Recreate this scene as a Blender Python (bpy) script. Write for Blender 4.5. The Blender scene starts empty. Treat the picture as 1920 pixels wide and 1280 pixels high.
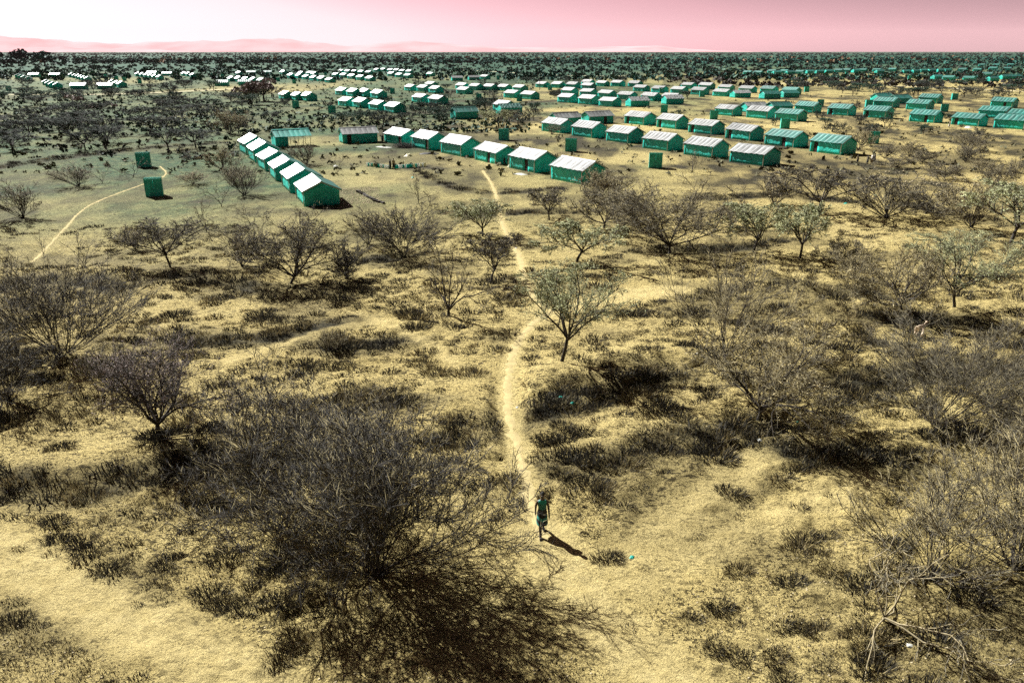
import bpy, math, random
import numpy as np
from mathutils import Vector, Matrix

# ------------------------------------------------------------------ camera, sky, sun, exposure
SC = bpy.context.scene
COL = SC.collection
FPX, CAMH = 1460.0, 16.5                       # focal length in photo pixels (1920 wide), drone height
PITCH = math.atan(543.0 / FPX)
cam_d = bpy.data.cameras.new('camera'); cam = bpy.data.objects.new('camera', cam_d); COL.objects.link(cam)
cam_d.sensor_width = 36.0; cam_d.lens = 36.0 * FPX / 1920.0
cam_d.clip_start = 0.5; cam_d.clip_end = 200000.0
cam.location = (0, 0, CAMH); cam.rotation_euler = (math.pi / 2 - PITCH, 0, 0)
SC.camera = cam

SUN_EL = math.radians(39.0)
SUN_AZ = math.radians(-45.0)                   # measured from +Y towards +X: the sun stands ahead, to the left
SUN = Vector((math.sin(SUN_AZ) * math.cos(SUN_EL), math.cos(SUN_AZ) * math.cos(SUN_EL), math.sin(SUN_EL)))
sl = bpy.data.lights.new('sun', 'SUN'); sl.energy = 5.0; sl.angle = math.radians(0.5); sl.color = (1.0, 0.975, 0.93)
so = bpy.data.objects.new('sun', sl); COL.objects.link(so)
so.rotation_euler = SUN.to_track_quat('Z', 'Y').to_euler()

world = bpy.data.worlds.new('World'); SC.world = world; world.use_nodes = True
world.cycles.sampling_method = 'NONE'
wn = world.node_tree; wn.nodes.clear()
w_out = wn.nodes.new('ShaderNodeOutputWorld'); w_bg = wn.nodes.new('ShaderNodeBackground')
w_sky = wn.nodes.new('ShaderNodeTexSky'); w_sky.sky_type = 'NISHITA'; w_sky.sun_disc = False
w_sky.sun_elevation = SUN_EL; w_sky.sun_rotation = SUN_AZ
w_sky.altitude = 1200.0; w_sky.air_density = 0.25; w_sky.dust_density = 2.5; w_sky.ozone_density = 0.5
w_bw = wn.nodes.new('ShaderNodeRGBToBW'); w_sc = wn.nodes.new('ShaderNodeMath'); w_sc.operation = 'MULTIPLY'; w_sc.inputs[1].default_value = 0.05
w_rp = wn.nodes.new('ShaderNodeValToRGB')      # the photograph's rose-toned sky: the brighter, the whiter
w_mul = wn.nodes.new('ShaderNodeMix'); w_mul.data_type = 'RGBA'; w_mul.blend_type = 'MULTIPLY'; w_mul.inputs['Factor'].default_value = 1.0
e = w_rp.color_ramp.elements
e[0].position = 0.0; e[0].color = (0.13, 0.17, 0.24, 1)
e[1].position = 1.0; e[1].color = (0.36, 0.33, 0.34, 1)
for p_, c_ in ((.08, (.34, .27, .32)), (.18, (1.0, .53, .61)), (.26, (1.0, .60, .67)), (.34, (.93, .70, .735)), (.48, (.70, .60, .62)), (.75, (.46, .415, .425))):
    k = e.new(p_); k.color = (*c_, 1)
wn.links.new(w_sky.outputs[0], w_bw.inputs[0]); wn.links.new(w_bw.outputs[0], w_sc.inputs[0]); wn.links.new(w_sc.outputs[0], w_rp.inputs[0])
wn.links.new(w_rp.outputs[0], w_mul.inputs[6]); wn.links.new(w_bw.outputs[0], w_mul.inputs[7])
wn.links.new(w_mul.outputs[2], w_bg.inputs[0]); w_bg.inputs[1].default_value = 0.06
wn.links.new(w_bg.outputs[0], w_out.inputs[0])

SC.view_settings.view_transform = 'Standard'; SC.view_settings.look = 'None'
SC.view_settings.exposure = 1.65; SC.view_settings.gamma = 1.0
SC.cycles.use_denoising = False; SC.cycles.use_adaptive_sampling = False; SC.cycles.max_bounces = 5; SC.cycles.diffuse_bounces = 2; SC.cycles.transparent_max_bounces = 4; SC.cycles.volume_bounces = 0

# ------------------------------------------------------------------ helpers
RNG = np.random.default_rng(7)
random.seed(7)
cP, sP = math.cos(PITCH), math.sin(PITCH)

def G(u, v, z=0.0):
    """ground point whose photo position is (u, v) at height z"""
    x = (u - 960.0) / FPX; y = (640.0 - v) / FPX
    dy = cP + y * sP; dz = -sP + y * cP
    t = (z - CAMH) / dz
    return (x * t, dy * t)

def hash2(ix, iy, seed):
    h = (ix.astype(np.int64) * 374761393 + iy.astype(np.int64) * 668265263 + seed * 2147483647) & 0xFFFFFFFF
    h = ((h ^ (h >> 13)) * 1274126177) & 0xFFFFFFFF
    h = ((h ^ (h >> 16)) * 2246822519) & 0xFFFFFFFF
    return ((h ^ (h >> 15)) & 0xFFFF) / 65535.0

def vnoise(x, y, seed=0):
    x = np.asarray(x, float); y = np.asarray(y, float)
    ix = np.floor(x); iy = np.floor(y); fx = x - ix; fy = y - iy
    fx = fx * fx * (3 - 2 * fx); fy = fy * fy * (3 - 2 * fy)
    a = hash2(ix, iy, seed); b = hash2(ix + 1, iy, seed); c = hash2(ix, iy + 1, seed); d = hash2(ix + 1, iy + 1, seed)
    return (a * (1 - fx) + b * fx) * (1 - fy) + (c * (1 - fx) + d * fx) * fy

def fbm(x, y, seed=0, o=3):
    s = 0; a = 0.5
    for i in range(o):
        s = s + a * vnoise(x * 2 ** i + 17.3 * i, y * 2 ** i - 9.1 * i, seed + i); a *= 0.5
    return s / (1 - 0.5 ** o)

def sstep(a, b, x):
    t = np.clip((x - a) / (b - a), 0, 1); return t * t * (3 - 2 * t)

def resample(pts, step):
    out = []
    for (a, b) in zip(pts[:-1], pts[1:]):
        n = max(1, int(math.hypot(b[0] - a[0], b[1] - a[1]) / step))
        for i in range(n):
            out.append((a[0] + (b[0] - a[0]) * i / n, a[1] + (b[1] - a[1]) * i / n))
    out.append(pts[-1]); return out

def smooth(pts, it=2):
    for _ in range(it):
        q = [pts[0]]
        for a, b in zip(pts[:-1], pts[1:]):
            q.append((a[0] * .75 + b[0] * .25, a[1] * .75 + b[1] * .25)); q.append((a[0] * .25 + b[0] * .75, a[1] * .25 + b[1] * .75))
        q.append(pts[-1]); pts = q
    return pts

def pdist(x, y, pts):
    """distance to polyline, and signed side (positive on the far side when the line runs left to right)"""
    d = np.full(x.shape, 1e9); s = np.zeros(x.shape)
    for a, b in zip(pts[:-1], pts[1:]):
        ex, ey = b[0] - a[0], b[1] - a[1]; L2 = ex * ex + ey * ey + 1e-9
        t = np.clip(((x - a[0]) * ex + (y - a[1]) * ey) / L2, 0, 1)
        dx = x - a[0] - t * ex; dy = y - a[1] - t * ey; dd = np.hypot(dx, dy)
        m = dd < d; d = np.where(m, dd, d); s = np.where(m, np.sign(ex * dy - ey * dx), s)
    return d, s

def px(*pts): return smooth([G(u, v) for u, v in pts])

# ------------------------------------------------------------------ layout lines read off the photograph
PATHS = [   # (points, half width)
    (px((1022, 1012), (1008, 980), (995, 940), (983, 880), (966, 820), (950, 765), (953, 690), (970, 640), (1000, 606), (1034, 584)), 0.36),
    (px((1034, 584), (1000, 560), (984, 530), (978, 490), (962, 455), (943, 425), (935, 390), (926, 350), (905, 320)), 0.33),
    (px((60, 490), (118, 432), (152, 392), (200, 370), (270, 345), (318, 328), (300, 312)), 0.24),
]
FAINT = [
    (px((1034, 584), (1100, 568), (1180, 556), (1262, 545)), 1.1),
    (px((640, 585), (700, 600), (790, 638), (865, 690)), 0.35),
    (px((430, 680), (560, 640), (690, 610)), 0.4),
    (px((-20, 1020), (130, 1105), (300, 1190), (500, 1300)), 0.85),
    (px((1420, 860), (1330, 930), (1240, 1000), (1130, 1090), (1070, 1110)), 0.8),
    (px((1620, 900), (1500, 960), (1330, 1020), (1200, 1090)), 0.7),
    (px((1015, 1000), (1070, 1090), (1140, 1180), (1290, 1300)), 0.85),
    (px((1665, 255), (1700, 262), (1690, 248), (1740, 232), (1800, 228)), 0.7),
]
BANKS = [   # earth banks: the ground beyond the line steps up, its face turned to the camera (points, height)
    (px((-60, 905), (60, 915), (160, 908), (260, 890), (400, 868), (500, 880)), 0.6),
    (px((870, 806), (930, 795), (1000, 788), (1060, 760), (1120, 742)), 0.6),
    (px((1080, 735), (1150, 722), (1200, 712), (1255, 696)), 0.6),
    (px((1050, 866), (1110, 866), (1180, 852), (1250, 832), (1330, 830), (1400, 806)), 0.6),
    (px((1570, 712), (1660, 706), (1750, 695), (1850, 690), (1980, 690)), 0.7),
    (px((1440, 835), (1560, 850), (1680, 865)), 0.3),
    (px((600, 640), (650, 660), (760, 640)), 0.25),
    (px((830, 398), (880, 404), (960, 400), (1040, 398), (1090, 400)), 0.5),
    (px((1180, 466), (1260, 470), (1340, 468), (1410, 462), (1470, 452)), 0.6),
    (px((1480, 530), (1540, 548), (1600, 545), (1660, 560)), 0.5),
    (px((1700, 380), (1780, 402), (1900, 425), (1990, 430)), 0.5),
    (px((1280, 375), (1360, 372), (1440, 366), (1520, 372), (1600, 378)), 0.5),
    (px((660, 485), (740, 480), (800, 470)), 0.4),
    (px((240, 545), (330, 515), (420, 525), (500, 540)), 0.35),
    (px((-20, 545), (60, 530), (140, 525), (230, 545)), 0.5),
    (px((-20, 318), (80, 302), (190, 288), (300, 276), (420, 268)), 0.5),
    (px((300, 640), (420, 640), (560, 625), (660, 600)), 0.25),
    (px((770, 316), (800, 332), (850, 352), (900, 362), (960, 362), (1050, 352)), 0.15),
    (px((1580, 590), (1680, 600), (1760, 596), (1900, 620)), 0.4),
]

def height(x, y):
    x = np.asarray(x, float); y = np.asarray(y, float)
    near = 1 - sstep(70, 110, y)
    z = 0.5 * (fbm(x / 14, y / 14, 3, 3) - 0.5) * near
    rough = sstep(0.42, 0.62, fbm(x / 9, y / 9, 41, 2)) * 0.7 + 0.3
    hum = np.clip(fbm(x / 1.3, y / 0.9, 11, 3) - 0.44, 0, 1)
    z = z + (0.75 * hum * rough + 0.10 * (fbm(x / 0.45, y / 0.45, 23, 2) - 0.5)) * near
    far = sstep(70, 110, y) * (1 - sstep(300, 500, y))
    z = z + 0.10 * (fbm(x / 20, y / 20, 5, 2) - 0.5) * far
    for pts, h in BANKS:
        ym = max(p[1] for p in pts) + 8
        m = (y < ym) & (y > min(p[1] for p in pts) - 4) & (x > min(p[0] for p in pts) - 6) & (x < max(p[0] for p in pts) + 6)
        if not m.any(): continue
        xs, ys = np.broadcast_to(x, z.shape)[m], np.broadcast_to(y, z.shape)[m]
        xw = xs + 1.1 * (vnoise(xs / 1.7, ys / 1.7, 77) - 0.5); yw = ys + 1.3 * (vnoise(xs / 1.9, ys / 1.9, 78) - 0.5)
        d, s = pdist(xw, yw, pts)
        hh = 0.75 * h * (0.4 + 0.9 * vnoise(xs / 2.6, ys / 2.6, 79))
        sd = d * s
        pr = sstep(-0.7, 0.45, sd) * (1 - sstep(0.5, 6.0, sd)) - 0.08 * np.exp(-((sd + 0.7) / 0.8) ** 2)
        e0 = np.minimum(np.hypot(xs - pts[0][0], ys - pts[0][1]), np.hypot(xs - pts[-1][0], ys - pts[-1][1]))
        zz = z[m]; zz = zz + hh * pr * sstep(0.2, 2.5, e0); z[m] = zz
    for pts, w in PATHS:
        m = (y < max(p[1] for p in pts) + 2) & (y > min(p[1] for p in pts) - 2) & (x > min(p[0] for p in pts) - 2) & (x < max(p[0] for p in pts) + 2)
        if not m.any(): continue
        xs, ys = np.broadcast_to(x, z.shape)[m], np.broadcast_to(y, z.shape)[m]
        d, s = pdist(xs, ys, pts)
        base = 0.5 * (fbm(xs / 14, ys / 14, 3, 3) - 0.5) * (1 - sstep(70, 110, ys))
        kk = 1 - sstep(w * 1.3, w * 3.2, d)
        z[m] = z[m] * (1 - kk) + base * kk
    return z

def H(x, y):
    return float(height(np.array([x]), np.array([y]))[0])

def link(o, parent=None, col=COL):
    col.objects.link(o)
    if parent is not None: o.parent = parent
    return o

def mesh_np(name, V, F, mat=None, smooth_=False):
    V = np.asarray(V, np.float32); F = np.asarray(F, np.int32)
    me = bpy.data.meshes.new(name); k = F.shape[1]
    me.vertices.add(len(V)); me.vertices.foreach_set('co', V.ravel())
    me.loops.add(F.size); me.loops.foreach_set('vertex_index', F.ravel())
    me.polygons.add(len(F)); me.polygons.foreach_set('loop_start', np.arange(0, F.size, k, dtype=np.int32))
    try: me.polygons.foreach_set('loop_total', np.full(len(F), k, np.int32))
    except Exception: pass
    if smooth_: me.polygons.foreach_set('use_smooth', np.ones(len(F), bool))
    me.update(calc_edges=True)
    if mat: me.materials.append(mat)
    return me

class MB:
    """collects shapes into one mesh"""
    def __init__(s): s.v = []; s.f = []
    def add(s, vs, fs):
        n = len(s.v); s.v += [tuple(p) for p in vs]; s.f += [tuple(i + n for i in f) for f in fs]; return s
    def box(s, x0, x1, y0, y1, z0, z1, M=None):
        vs = [(x, y, z) for z in (z0, z1) for y in (y0, y1) for x in (x0, x1)]
        if M is not None: vs = [tuple(M @ Vector(p)) for p in vs]
        return s.add(vs, [(0, 2, 3, 1), (4, 5, 7, 6), (0, 1, 5, 4), (2, 6, 7, 3), (0, 4, 6, 2), (1, 3, 7, 5)])
    def tube(s, a, b, r0, r1, n=6):
        a, b = Vector(a), Vector(b); q = (b - a).to_track_quat('Z', 'Y'); vs = []
        for p, r in ((a, r0), (b, r1)):
            for i in range(n):
                t = 2 * math.pi * i / n; vs.append(p + q @ Vector((r * math.cos(t), r * math.sin(t), 0)))
        fs = [(i, (i + 1) % n, n + (i + 1) % n, n + i) for i in range(n)] + [tuple(range(n))[::-1], tuple(range(n, 2 * n))]
        return s.add(vs, fs)
    def slab(s, O, U, W, N, th, nu, nw, amp, seed):
        """cloth-like panel spanned by U and W from O, outward normal N, thickness th, wrinkled by amp"""
        O, U, W, N = Vector(O), Vector(U), Vector(W), Vector(N); r = random.Random(seed); vs = []; fs = []
        for j in range(nw + 1):
            for i in range(nu + 1):
                edge = 0 if i in (0, nu) or j == nw else 1
                vs.append(O + U * (i / nu) + W * (j / nw) + N * (edge * r.uniform(-amp, amp)))
        m = len(vs)
        for j in range(nw + 1):
            for i in range(nu + 1):
                vs.append(O + U * (i / nu) + W * (j / nw) - N * th)
        q = nu + 1
        for j in range(nw):
            for i in range(nu):
                a = j * q + i; fs.append((a, a + 1, a + q + 1, a + q)); fs.append((m + a, m + a + q, m + a + q + 1, m + a + 1))
        for i in range(nu):
            fs.append((i, m + i, m + i + 1, i + 1)); b = nw * q + i; fs.append((b, b + 1, m + b + 1, m + b))
        for j in range(nw):
            a = j * q; fs.append((a, a + q, m + a + q, m + a)); b = j * q + nu; fs.append((b, m + b, m + b + q, b + q))
        return s.add(vs, fs)
    def mesh(s, name, mat, smooth_=False):
        me = bpy.data.meshes.new(name); me.from_pydata(s.v, [], s.f); me.update()
        if smooth_: me.polygons.foreach_set('use_smooth', np.ones(len(me.polygons), bool))
        me.materials.append(mat); return me

def obj(name, me, parent=None, loc=None, rz=None):
    o = bpy.data.objects.new(name, me); link(o, parent)
    if loc is not None: o.location = loc
    if rz is not None: o.rotation_euler = (0, 0, rz)
    return o

def tag(o, label, cat, group=None):
    o['label'] = label; o['category'] = cat
    if group: o['group'] = group
    return o

def thing(name, label, cat, loc, rz=0.0, group=None):
    o = bpy.data.objects.new(name, None); link(o); o.empty_display_size = 0.3
    o.location = loc; o.rotation_euler = (0, 0, rz)
    return tag(o, label, cat, group)

ORD = ['first', 'second', 'third', 'fourth', 'fifth', 'sixth', 'seventh', 'eighth', 'ninth', 'tenth', 'eleventh', 'twelfth', 'thirteenth', 'fourteenth',
       'fifteenth', 'sixteenth', 'seventeenth', 'eighteenth', 'nineteenth', 'twentieth', 'twenty-first', 'twenty-second', 'twenty-third', 'twenty-fourth', 'twenty-fifth', 'twenty-sixth',
       'twenty-seventh', 'twenty-eighth', 'twenty-ninth', 'thirtieth']

# ------------------------------------------------------------------ materials
def nodes(name):
    m = bpy.data.materials.new(name); m.use_nodes = True; nt = m.node_tree
    return m, nt, nt.nodes['Principled BSDF']

def N(nt, t, **kw):
    n = nt.nodes.new(t)
    for k_, v_ in kw.items(): setattr(n, k_, v_)
    return n

def mat(name, col, rough=0.8, var=0.25, scale=3.0, spec=0.3, bump=0.0, bscale=20.0, coords='Object', rnd=0.0):
    """plain surface with mottled colour, optional relief and a little colour shift between objects"""
    m, nt, b = nodes(name); L = nt.links
    tc = N(nt, 'ShaderNodeTexCoord'); nz = N(nt, 'ShaderNodeTexNoise'); nz.inputs['Scale'].default_value = scale; nz.inputs['Detail'].default_value = 5
    L.new(tc.outputs[coords], nz.inputs['Vector'])
    r = N(nt, 'ShaderNodeValToRGB'); e = r.color_ramp.elements; e[0].position = 0.3; e[1].position = 0.7
    e[0].color = (*[c * (1 - var) for c in col], 1); e[1].color = (*[min(1, c * (1 + var)) for c in col], 1)
    L.new(nz.outputs['Fac'], r.inputs['Fac']); src = r.outputs['Color']
    if rnd:
        oi = N(nt, 'ShaderNodeObjectInfo'); mr = N(nt, 'ShaderNodeMapRange'); mr.inputs['To Min'].default_value = 1 - rnd; mr.inputs['To Max'].default_value = 1 + rnd
        L.new(oi.outputs['Random'], mr.inputs['Value']); mx = N(nt, 'ShaderNodeMix', data_type='RGBA', blend_type='MULTIPLY'); mx.inputs['Factor'].default_value = 1
        L.new(src, mx.inputs[6]); L.new(mr.outputs[0], mx.inputs[7]); src = mx.outputs[2]
    L.new(src, b.inputs['Base Color'])
    b.inputs['Roughness'].default_value = rough; b.inputs['Specular IOR Level'].default_value = spec
    if bump:
        n2 = N(nt, 'ShaderNodeTexNoise'); n2.inputs['Scale'].default_value = bscale; n2.inputs['Detail'].default_value = 4
        L.new(tc.outputs[coords], n2.inputs['Vector']); bp = N(nt, 'ShaderNodeBump'); bp.inputs['Strength'].default_value = bump; bp.inputs['Distance'].default_value = 0.05
        L.new(n2.outputs['Fac'], bp.inputs['Height']); L.new(bp.outputs[0], b.inputs['Normal'])
    return m

def ground_material():
    m, nt, b = nodes('dry_ground'); L = nt.links
    tc = N(nt, 'ShaderNodeTexCoord'); P = tc.outputs['Object']
    at = N(nt, 'ShaderNodeAttribute', attribute_name='cover'); sep = N(nt, 'ShaderNodeSeparateColor'); L.new(at.outputs['Color'], sep.inputs[0])
    def noise(scale, det=4, rough=0.6):
        n = N(nt, 'ShaderNodeTexNoise'); n.inputs['Scale'].default_value = scale; n.inputs['Detail'].default_value = det; n.inputs['Roughness'].default_value = rough
        L.new(P, n.inputs['Vector']); return n.outputs['Fac']
    def ramp(fac, stops):
        r = N(nt, 'ShaderNodeValToRGB'); e = r.color_ramp.elements
        e[0].position, e[0].color = stops[0][0], (*stops[0][1], 1); e[1].position, e[1].color = stops[-1][0], (*stops[-1][1], 1)
        for p_, c_ in stops[1:-1]: k_ = e.new(p_); k_.color = (*c_, 1)
        L.new(fac, r.inputs['Fac']); return r.outputs['Color']
    def mix(f, a, c, bt='MIX'):
        mx = N(nt, 'ShaderNodeMix', data_type='RGBA', blend_type=bt)
        if isinstance(f, float): mx.inputs['Factor'].default_value = f
        else: L.new(f, mx.inputs['Factor'])
        for s_, i_ in ((a, 6), (c, 7)):
            if isinstance(s_, tuple): mx.inputs[i_].default_value = (*s_, 1)
            else: L.new(s_, mx.inputs[i_])
        return mx.outputs[2]
    sand = ramp(noise(0.35, 6, 0.65), [(0.30, (0.33, 0.265, 0.115)), (0.5, (0.43, 0.35, 0.158)), (0.68, (0.52, 0.435, 0.215))])
    straw = ramp(noise(9.0, 5, 0.75), [(0.32, (0.08, 0.068, 0.035)), (0.41, (0.36, 0.29, 0.128)), (0.62, (0.52, 0.435, 0.215))])
    c = mix(0.5, sand, straw)
    litter = ramp(noise(22.0, 3, 0.7), [(0.37, (0.14, 0.13, 0.11)), (0.44, (1, 1, 1)), (0.60, (1, 1, 1)), (0.70, (1.35, 1.32, 1.28))])
    speck = ramp(noise(10.0, 1.5, 0.5), [(0.36, (0.08, 0.075, 0.07)), (0.405, (1, 1, 1)), (0.9, (1, 1, 1))])
    zone = ramp(noise(0.45, 4, 0.6), [(0.42, (0.4, 0.4, 0.4)), (0.56, (1, 1, 1)), (0.9, (1, 1, 1))])
    # cover R: trodden pale earth, G: green growth, B: dark low scrub
    bare = ramp(noise(1.6, 5, 0.6), [(0.3, (0.44, 0.36, 0.17)), (0.7, (0.54, 0.455, 0.24))])
    c = mix(sep.outputs['Red'], c, bare)
    green = ramp(noise(0.8, 6, 0.7), [(0.33, (0.012, 0.048, 0.030)), (0.50, (0.055, 0.105, 0.058)), (0.70, (0.18, 0.20, 0.10))])
    c = mix(sep.outputs['Green'], c, green)
    scrub = ramp(noise(5.0, 5, 0.7), [(0.35, (0.014, 0.015, 0.012)), (0.55, (0.050, 0.046, 0.030)), (0.72, (0.16, 0.132, 0.065))])
    c = mix(sep.outputs['Blue'], c, scrub)
    inv = N(nt, 'ShaderNodeMath', operation='MULTIPLY_ADD'); L.new(sep.outputs['Red'], inv.inputs[0]); inv.inputs[1].default_value = -0.62; inv.inputs[2].default_value = 0.9
    c = mix(inv.outputs[0], c, litter, 'MULTIPLY'); zf = N(nt, 'ShaderNodeMath', operation='MULTIPLY'); L.new(inv.outputs[0], zf.inputs[0]); L.new(zone, zf.inputs[1])
    c = mix(inv.outputs[0], c, speck, 'MULTIPLY')
    mpn = N(nt, 'ShaderNodeMapping'); mpn.inputs['Scale'].default_value = (3.0, 5.2, 3.0); mpn.inputs['Rotation'].default_value = (0, 0, 0.25); L.new(P, mpn.inputs['Vector'])
    sn = N(nt, 'ShaderNodeTexNoise'); sn.inputs['Scale'].default_value = 1.0; sn.inputs['Detail'].default_value = 3.5; sn.inputs['Roughness'].default_value = 0.62; L.new(mpn.outputs[0], sn.inputs['Vector'])
    stroke = ramp(sn.outputs['Fac'], [(0.40, (0.10, 0.095, 0.085)), (0.465, (1, 1, 1)), (0.9, (1, 1, 1))]); c = mix(zf.outputs[0], c, stroke, 'MULTIPLY')
    c = mix(at.outputs['Alpha'], c, (0.012, 0.058, 0.043))
    c = mix(1.0, c, (1.0, 0.99, 0.87), 'MULTIPLY')
    L.new(c, b.inputs['Base Color']); b.inputs['Roughness'].default_value = 0.95; b.inputs['Specular IOR Level'].default_value = 0.1
    n0 = noise(1.5, 5, 0.62); n1 = noise(6.0, 6, 0.75); n2 = noise(24.0, 4, 0.7)
    b0 = N(nt, 'ShaderNodeBump'); b0.inputs['Strength'].default_value = 0.3; b0.inputs['Distance'].default_value = 0.55; L.new(n0, b0.inputs['Height'])
    b1 = N(nt, 'ShaderNodeBump'); b1.inputs['Strength'].default_value = 0.7; b1.inputs['Distance'].default_value = 0.16; L.new(n1, b1.inputs['Height']); L.new(b0.outputs[0], b1.inputs['Normal'])
    b2 = N(nt, 'ShaderNodeBump'); b2.inputs['Strength'].default_value = 0.6; b2.inputs['Distance'].default_value = 0.04; L.new(n2, b2.inputs['Height']); L.new(b1.outputs[0], b2.inputs['Normal'])
    L.new(b2.outputs[0], b.inputs['Normal'])
    return m

M_GROUND = ground_material()
M_PATH = mat('trodden_earth', (0.33, 0.272, 0.130), 0.95, 0.16, 2.5, 0.1, 0.5, 14)
M_ROAD = mat('dirt_road', (0.40, 0.36, 0.24), 0.95, 0.15, 0.5, 0.1)
M_BARK = mat('dark_bark', (0.040, 0.035, 0.029), 0.9, 0.4, 6, 0.2)
M_BARKP = mat('pale_bark', (0.23, 0.195, 0.115), 0.85, 0.35, 6, 0.25)
M_TWIG = mat('grey_twigs', (0.105, 0.096, 0.068), 0.85, 0.5, 1.2, 0.25)
M_TWIGT = mat('straw_and_sunlit_twigs', (0.27, 0.23, 0.12), 0.8, 0.5, 1.0, 0.25)
M_TWIGG = mat('olive_twigs', (0.29, 0.31, 0.165), 0.8, 0.45, 1.0, 0.25)
M_TWIGF = mat('far_grey_green_twigs', (0.038, 0.050, 0.042), 0.9, 0.5, 1.0, 0.2)
M_TWIGD = mat('dark_twigs', (0.046, 0.044, 0.039), 0.9, 0.5, 1.0, 0.2)
M_TWIGP = mat('pink_brown_twigs', (0.20, 0.16, 0.145), 0.85, 0.45, 1.0, 0.2)
M_LEAFT = mat('dark_teal_leaves', (0.004, 0.062, 0.047), 0.8, 0.5, 0.4, 0.2, rnd=0.3)
M_LEAFO = mat('olive_leaves', (0.032, 0.076, 0.050), 0.8, 0.45, 0.4, 0.2, rnd=0.3)
M_LEAFB = mat('rust_leaves', (0.24, 0.15, 0.085), 0.8, 0.4, 0.4, 0.2, rnd=0.25)
M_GRASS = mat('dry_grass', (0.24, 0.195, 0.095), 0.85, 0.4, 1.5, 0.2)
M_GRASSD = mat('dark_scrub_and_tuft_shade', (0.036, 0.034, 0.026), 0.9, 0.5, 1.2, 0.2)  # own colour of scrub and stubble; in tussocks it paints in shade
for m_ in (M_GRASS, M_GRASSD):
    nt = m_.node_tree; b_ = nt.nodes['Principled BSDF']; tr = N(nt, 'ShaderNodeBsdfTranslucent'); ms = N(nt, 'ShaderNodeMixShader'); ms.inputs[0].default_value = 0.12
    nt.links.new(b_.inputs['Base Color'].links[0].from_socket, tr.inputs[0]); nt.links.new(b_.outputs[0], ms.inputs[1]); nt.links.new(tr.outputs[0], ms.inputs[2]); nt.links.new(ms.outputs[0], nt.nodes['Material Output'].inputs[0])
M_KHAKI = mat('khaki_scrub', (0.10, 0.096, 0.052), 0.9, 0.4, 1.0, 0.2)
M_STONE = mat('stone', (0.34, 0.29, 0.18), 0.9, 0.4, 5, 0.2)

def tarp_material():
    m, nt, b = nodes('teal_tarpaulin'); L = nt.links
    tc = N(nt, 'ShaderNodeTexCoord'); oi = N(nt, 'ShaderNodeObjectInfo')
    nz = N(nt, 'ShaderNodeTexNoise'); nz.inputs['Scale'].default_value = 1.1; nz.inputs['Detail'].default_value = 6; L.new(tc.outputs['Object'], nz.inputs['Vector'])
    r = N(nt, 'ShaderNodeValToRGB'); e = r.color_ramp.elements; e[0].position = 0.3; e[1].position = 0.72
    e[0].color = (0.006, 0.30, 0.24, 1); e[1].color = (0.016, 0.50, 0.405, 1); L.new(nz.outputs['Fac'], r.inputs['Fac'])
    mr = N(nt, 'ShaderNodeMapRange'); mr.inputs['To Min'].default_value = 0.8; mr.inputs['To Max'].default_value = 1.2; L.new(oi.outputs['Random'], mr.inputs['Value'])
    mx = N(nt, 'ShaderNodeMix', data_type='RGBA', blend_type='MULTIPLY'); mx.inputs['Factor'].default_value = 1; L.new(r.outputs[0], mx.inputs[6]); L.new(mr.outputs[0], mx.inputs[7])
    # dust and faded scuffs near folds
    n2 = N(nt, 'ShaderNodeTexNoise'); n2.inputs['Scale'].default_value = 3.5; n2.inputs['Detail'].default_value = 6; n2.inputs['Roughness'].default_value = 0.7; L.new(tc.outputs['Object'], n2.inputs['Vector'])
    r2 = N(nt, 'ShaderNodeValToRGB'); r2.color_ramp.elements[0].position = 0.66; r2.color_ramp.elements[1].position = 0.80; L.new(n2.outputs['Fac'], r2.inputs['Fac'])
    m2 = N(nt, 'ShaderNodeMix', data_type='RGBA'); L.new(r2.outputs[0], m2.inputs['Factor']); L.new(mx.outputs[2], m2.inputs[6]); m2.inputs[7].default_value = (0.20, 0.36, 0.28, 1)
    L.new(m2.outputs[2], b.inputs['Base Color']); b.inputs['Roughness'].default_value = 0.5; b.inputs['Specular IOR Level'].default_value = 0.35
    w = N(nt, 'ShaderNodeTexNoise'); w.inputs['Scale'].default_value = 2.2; w.inputs['Detail'].default_value = 3; w.inputs['Distortion'].default_value = 1.2; L.new(tc.outputs['Object'], w.inputs['Vector'])
    bp = N(nt, 'ShaderNodeBump'); bp.inputs['Strength'].default_value = 0.9; bp.inputs['Distance'].default_value = 0.12; L.new(w.outputs['Fac'], bp.inputs['Height']); L.new(bp.outputs[0], b.inputs['Normal'])
    return m

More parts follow.
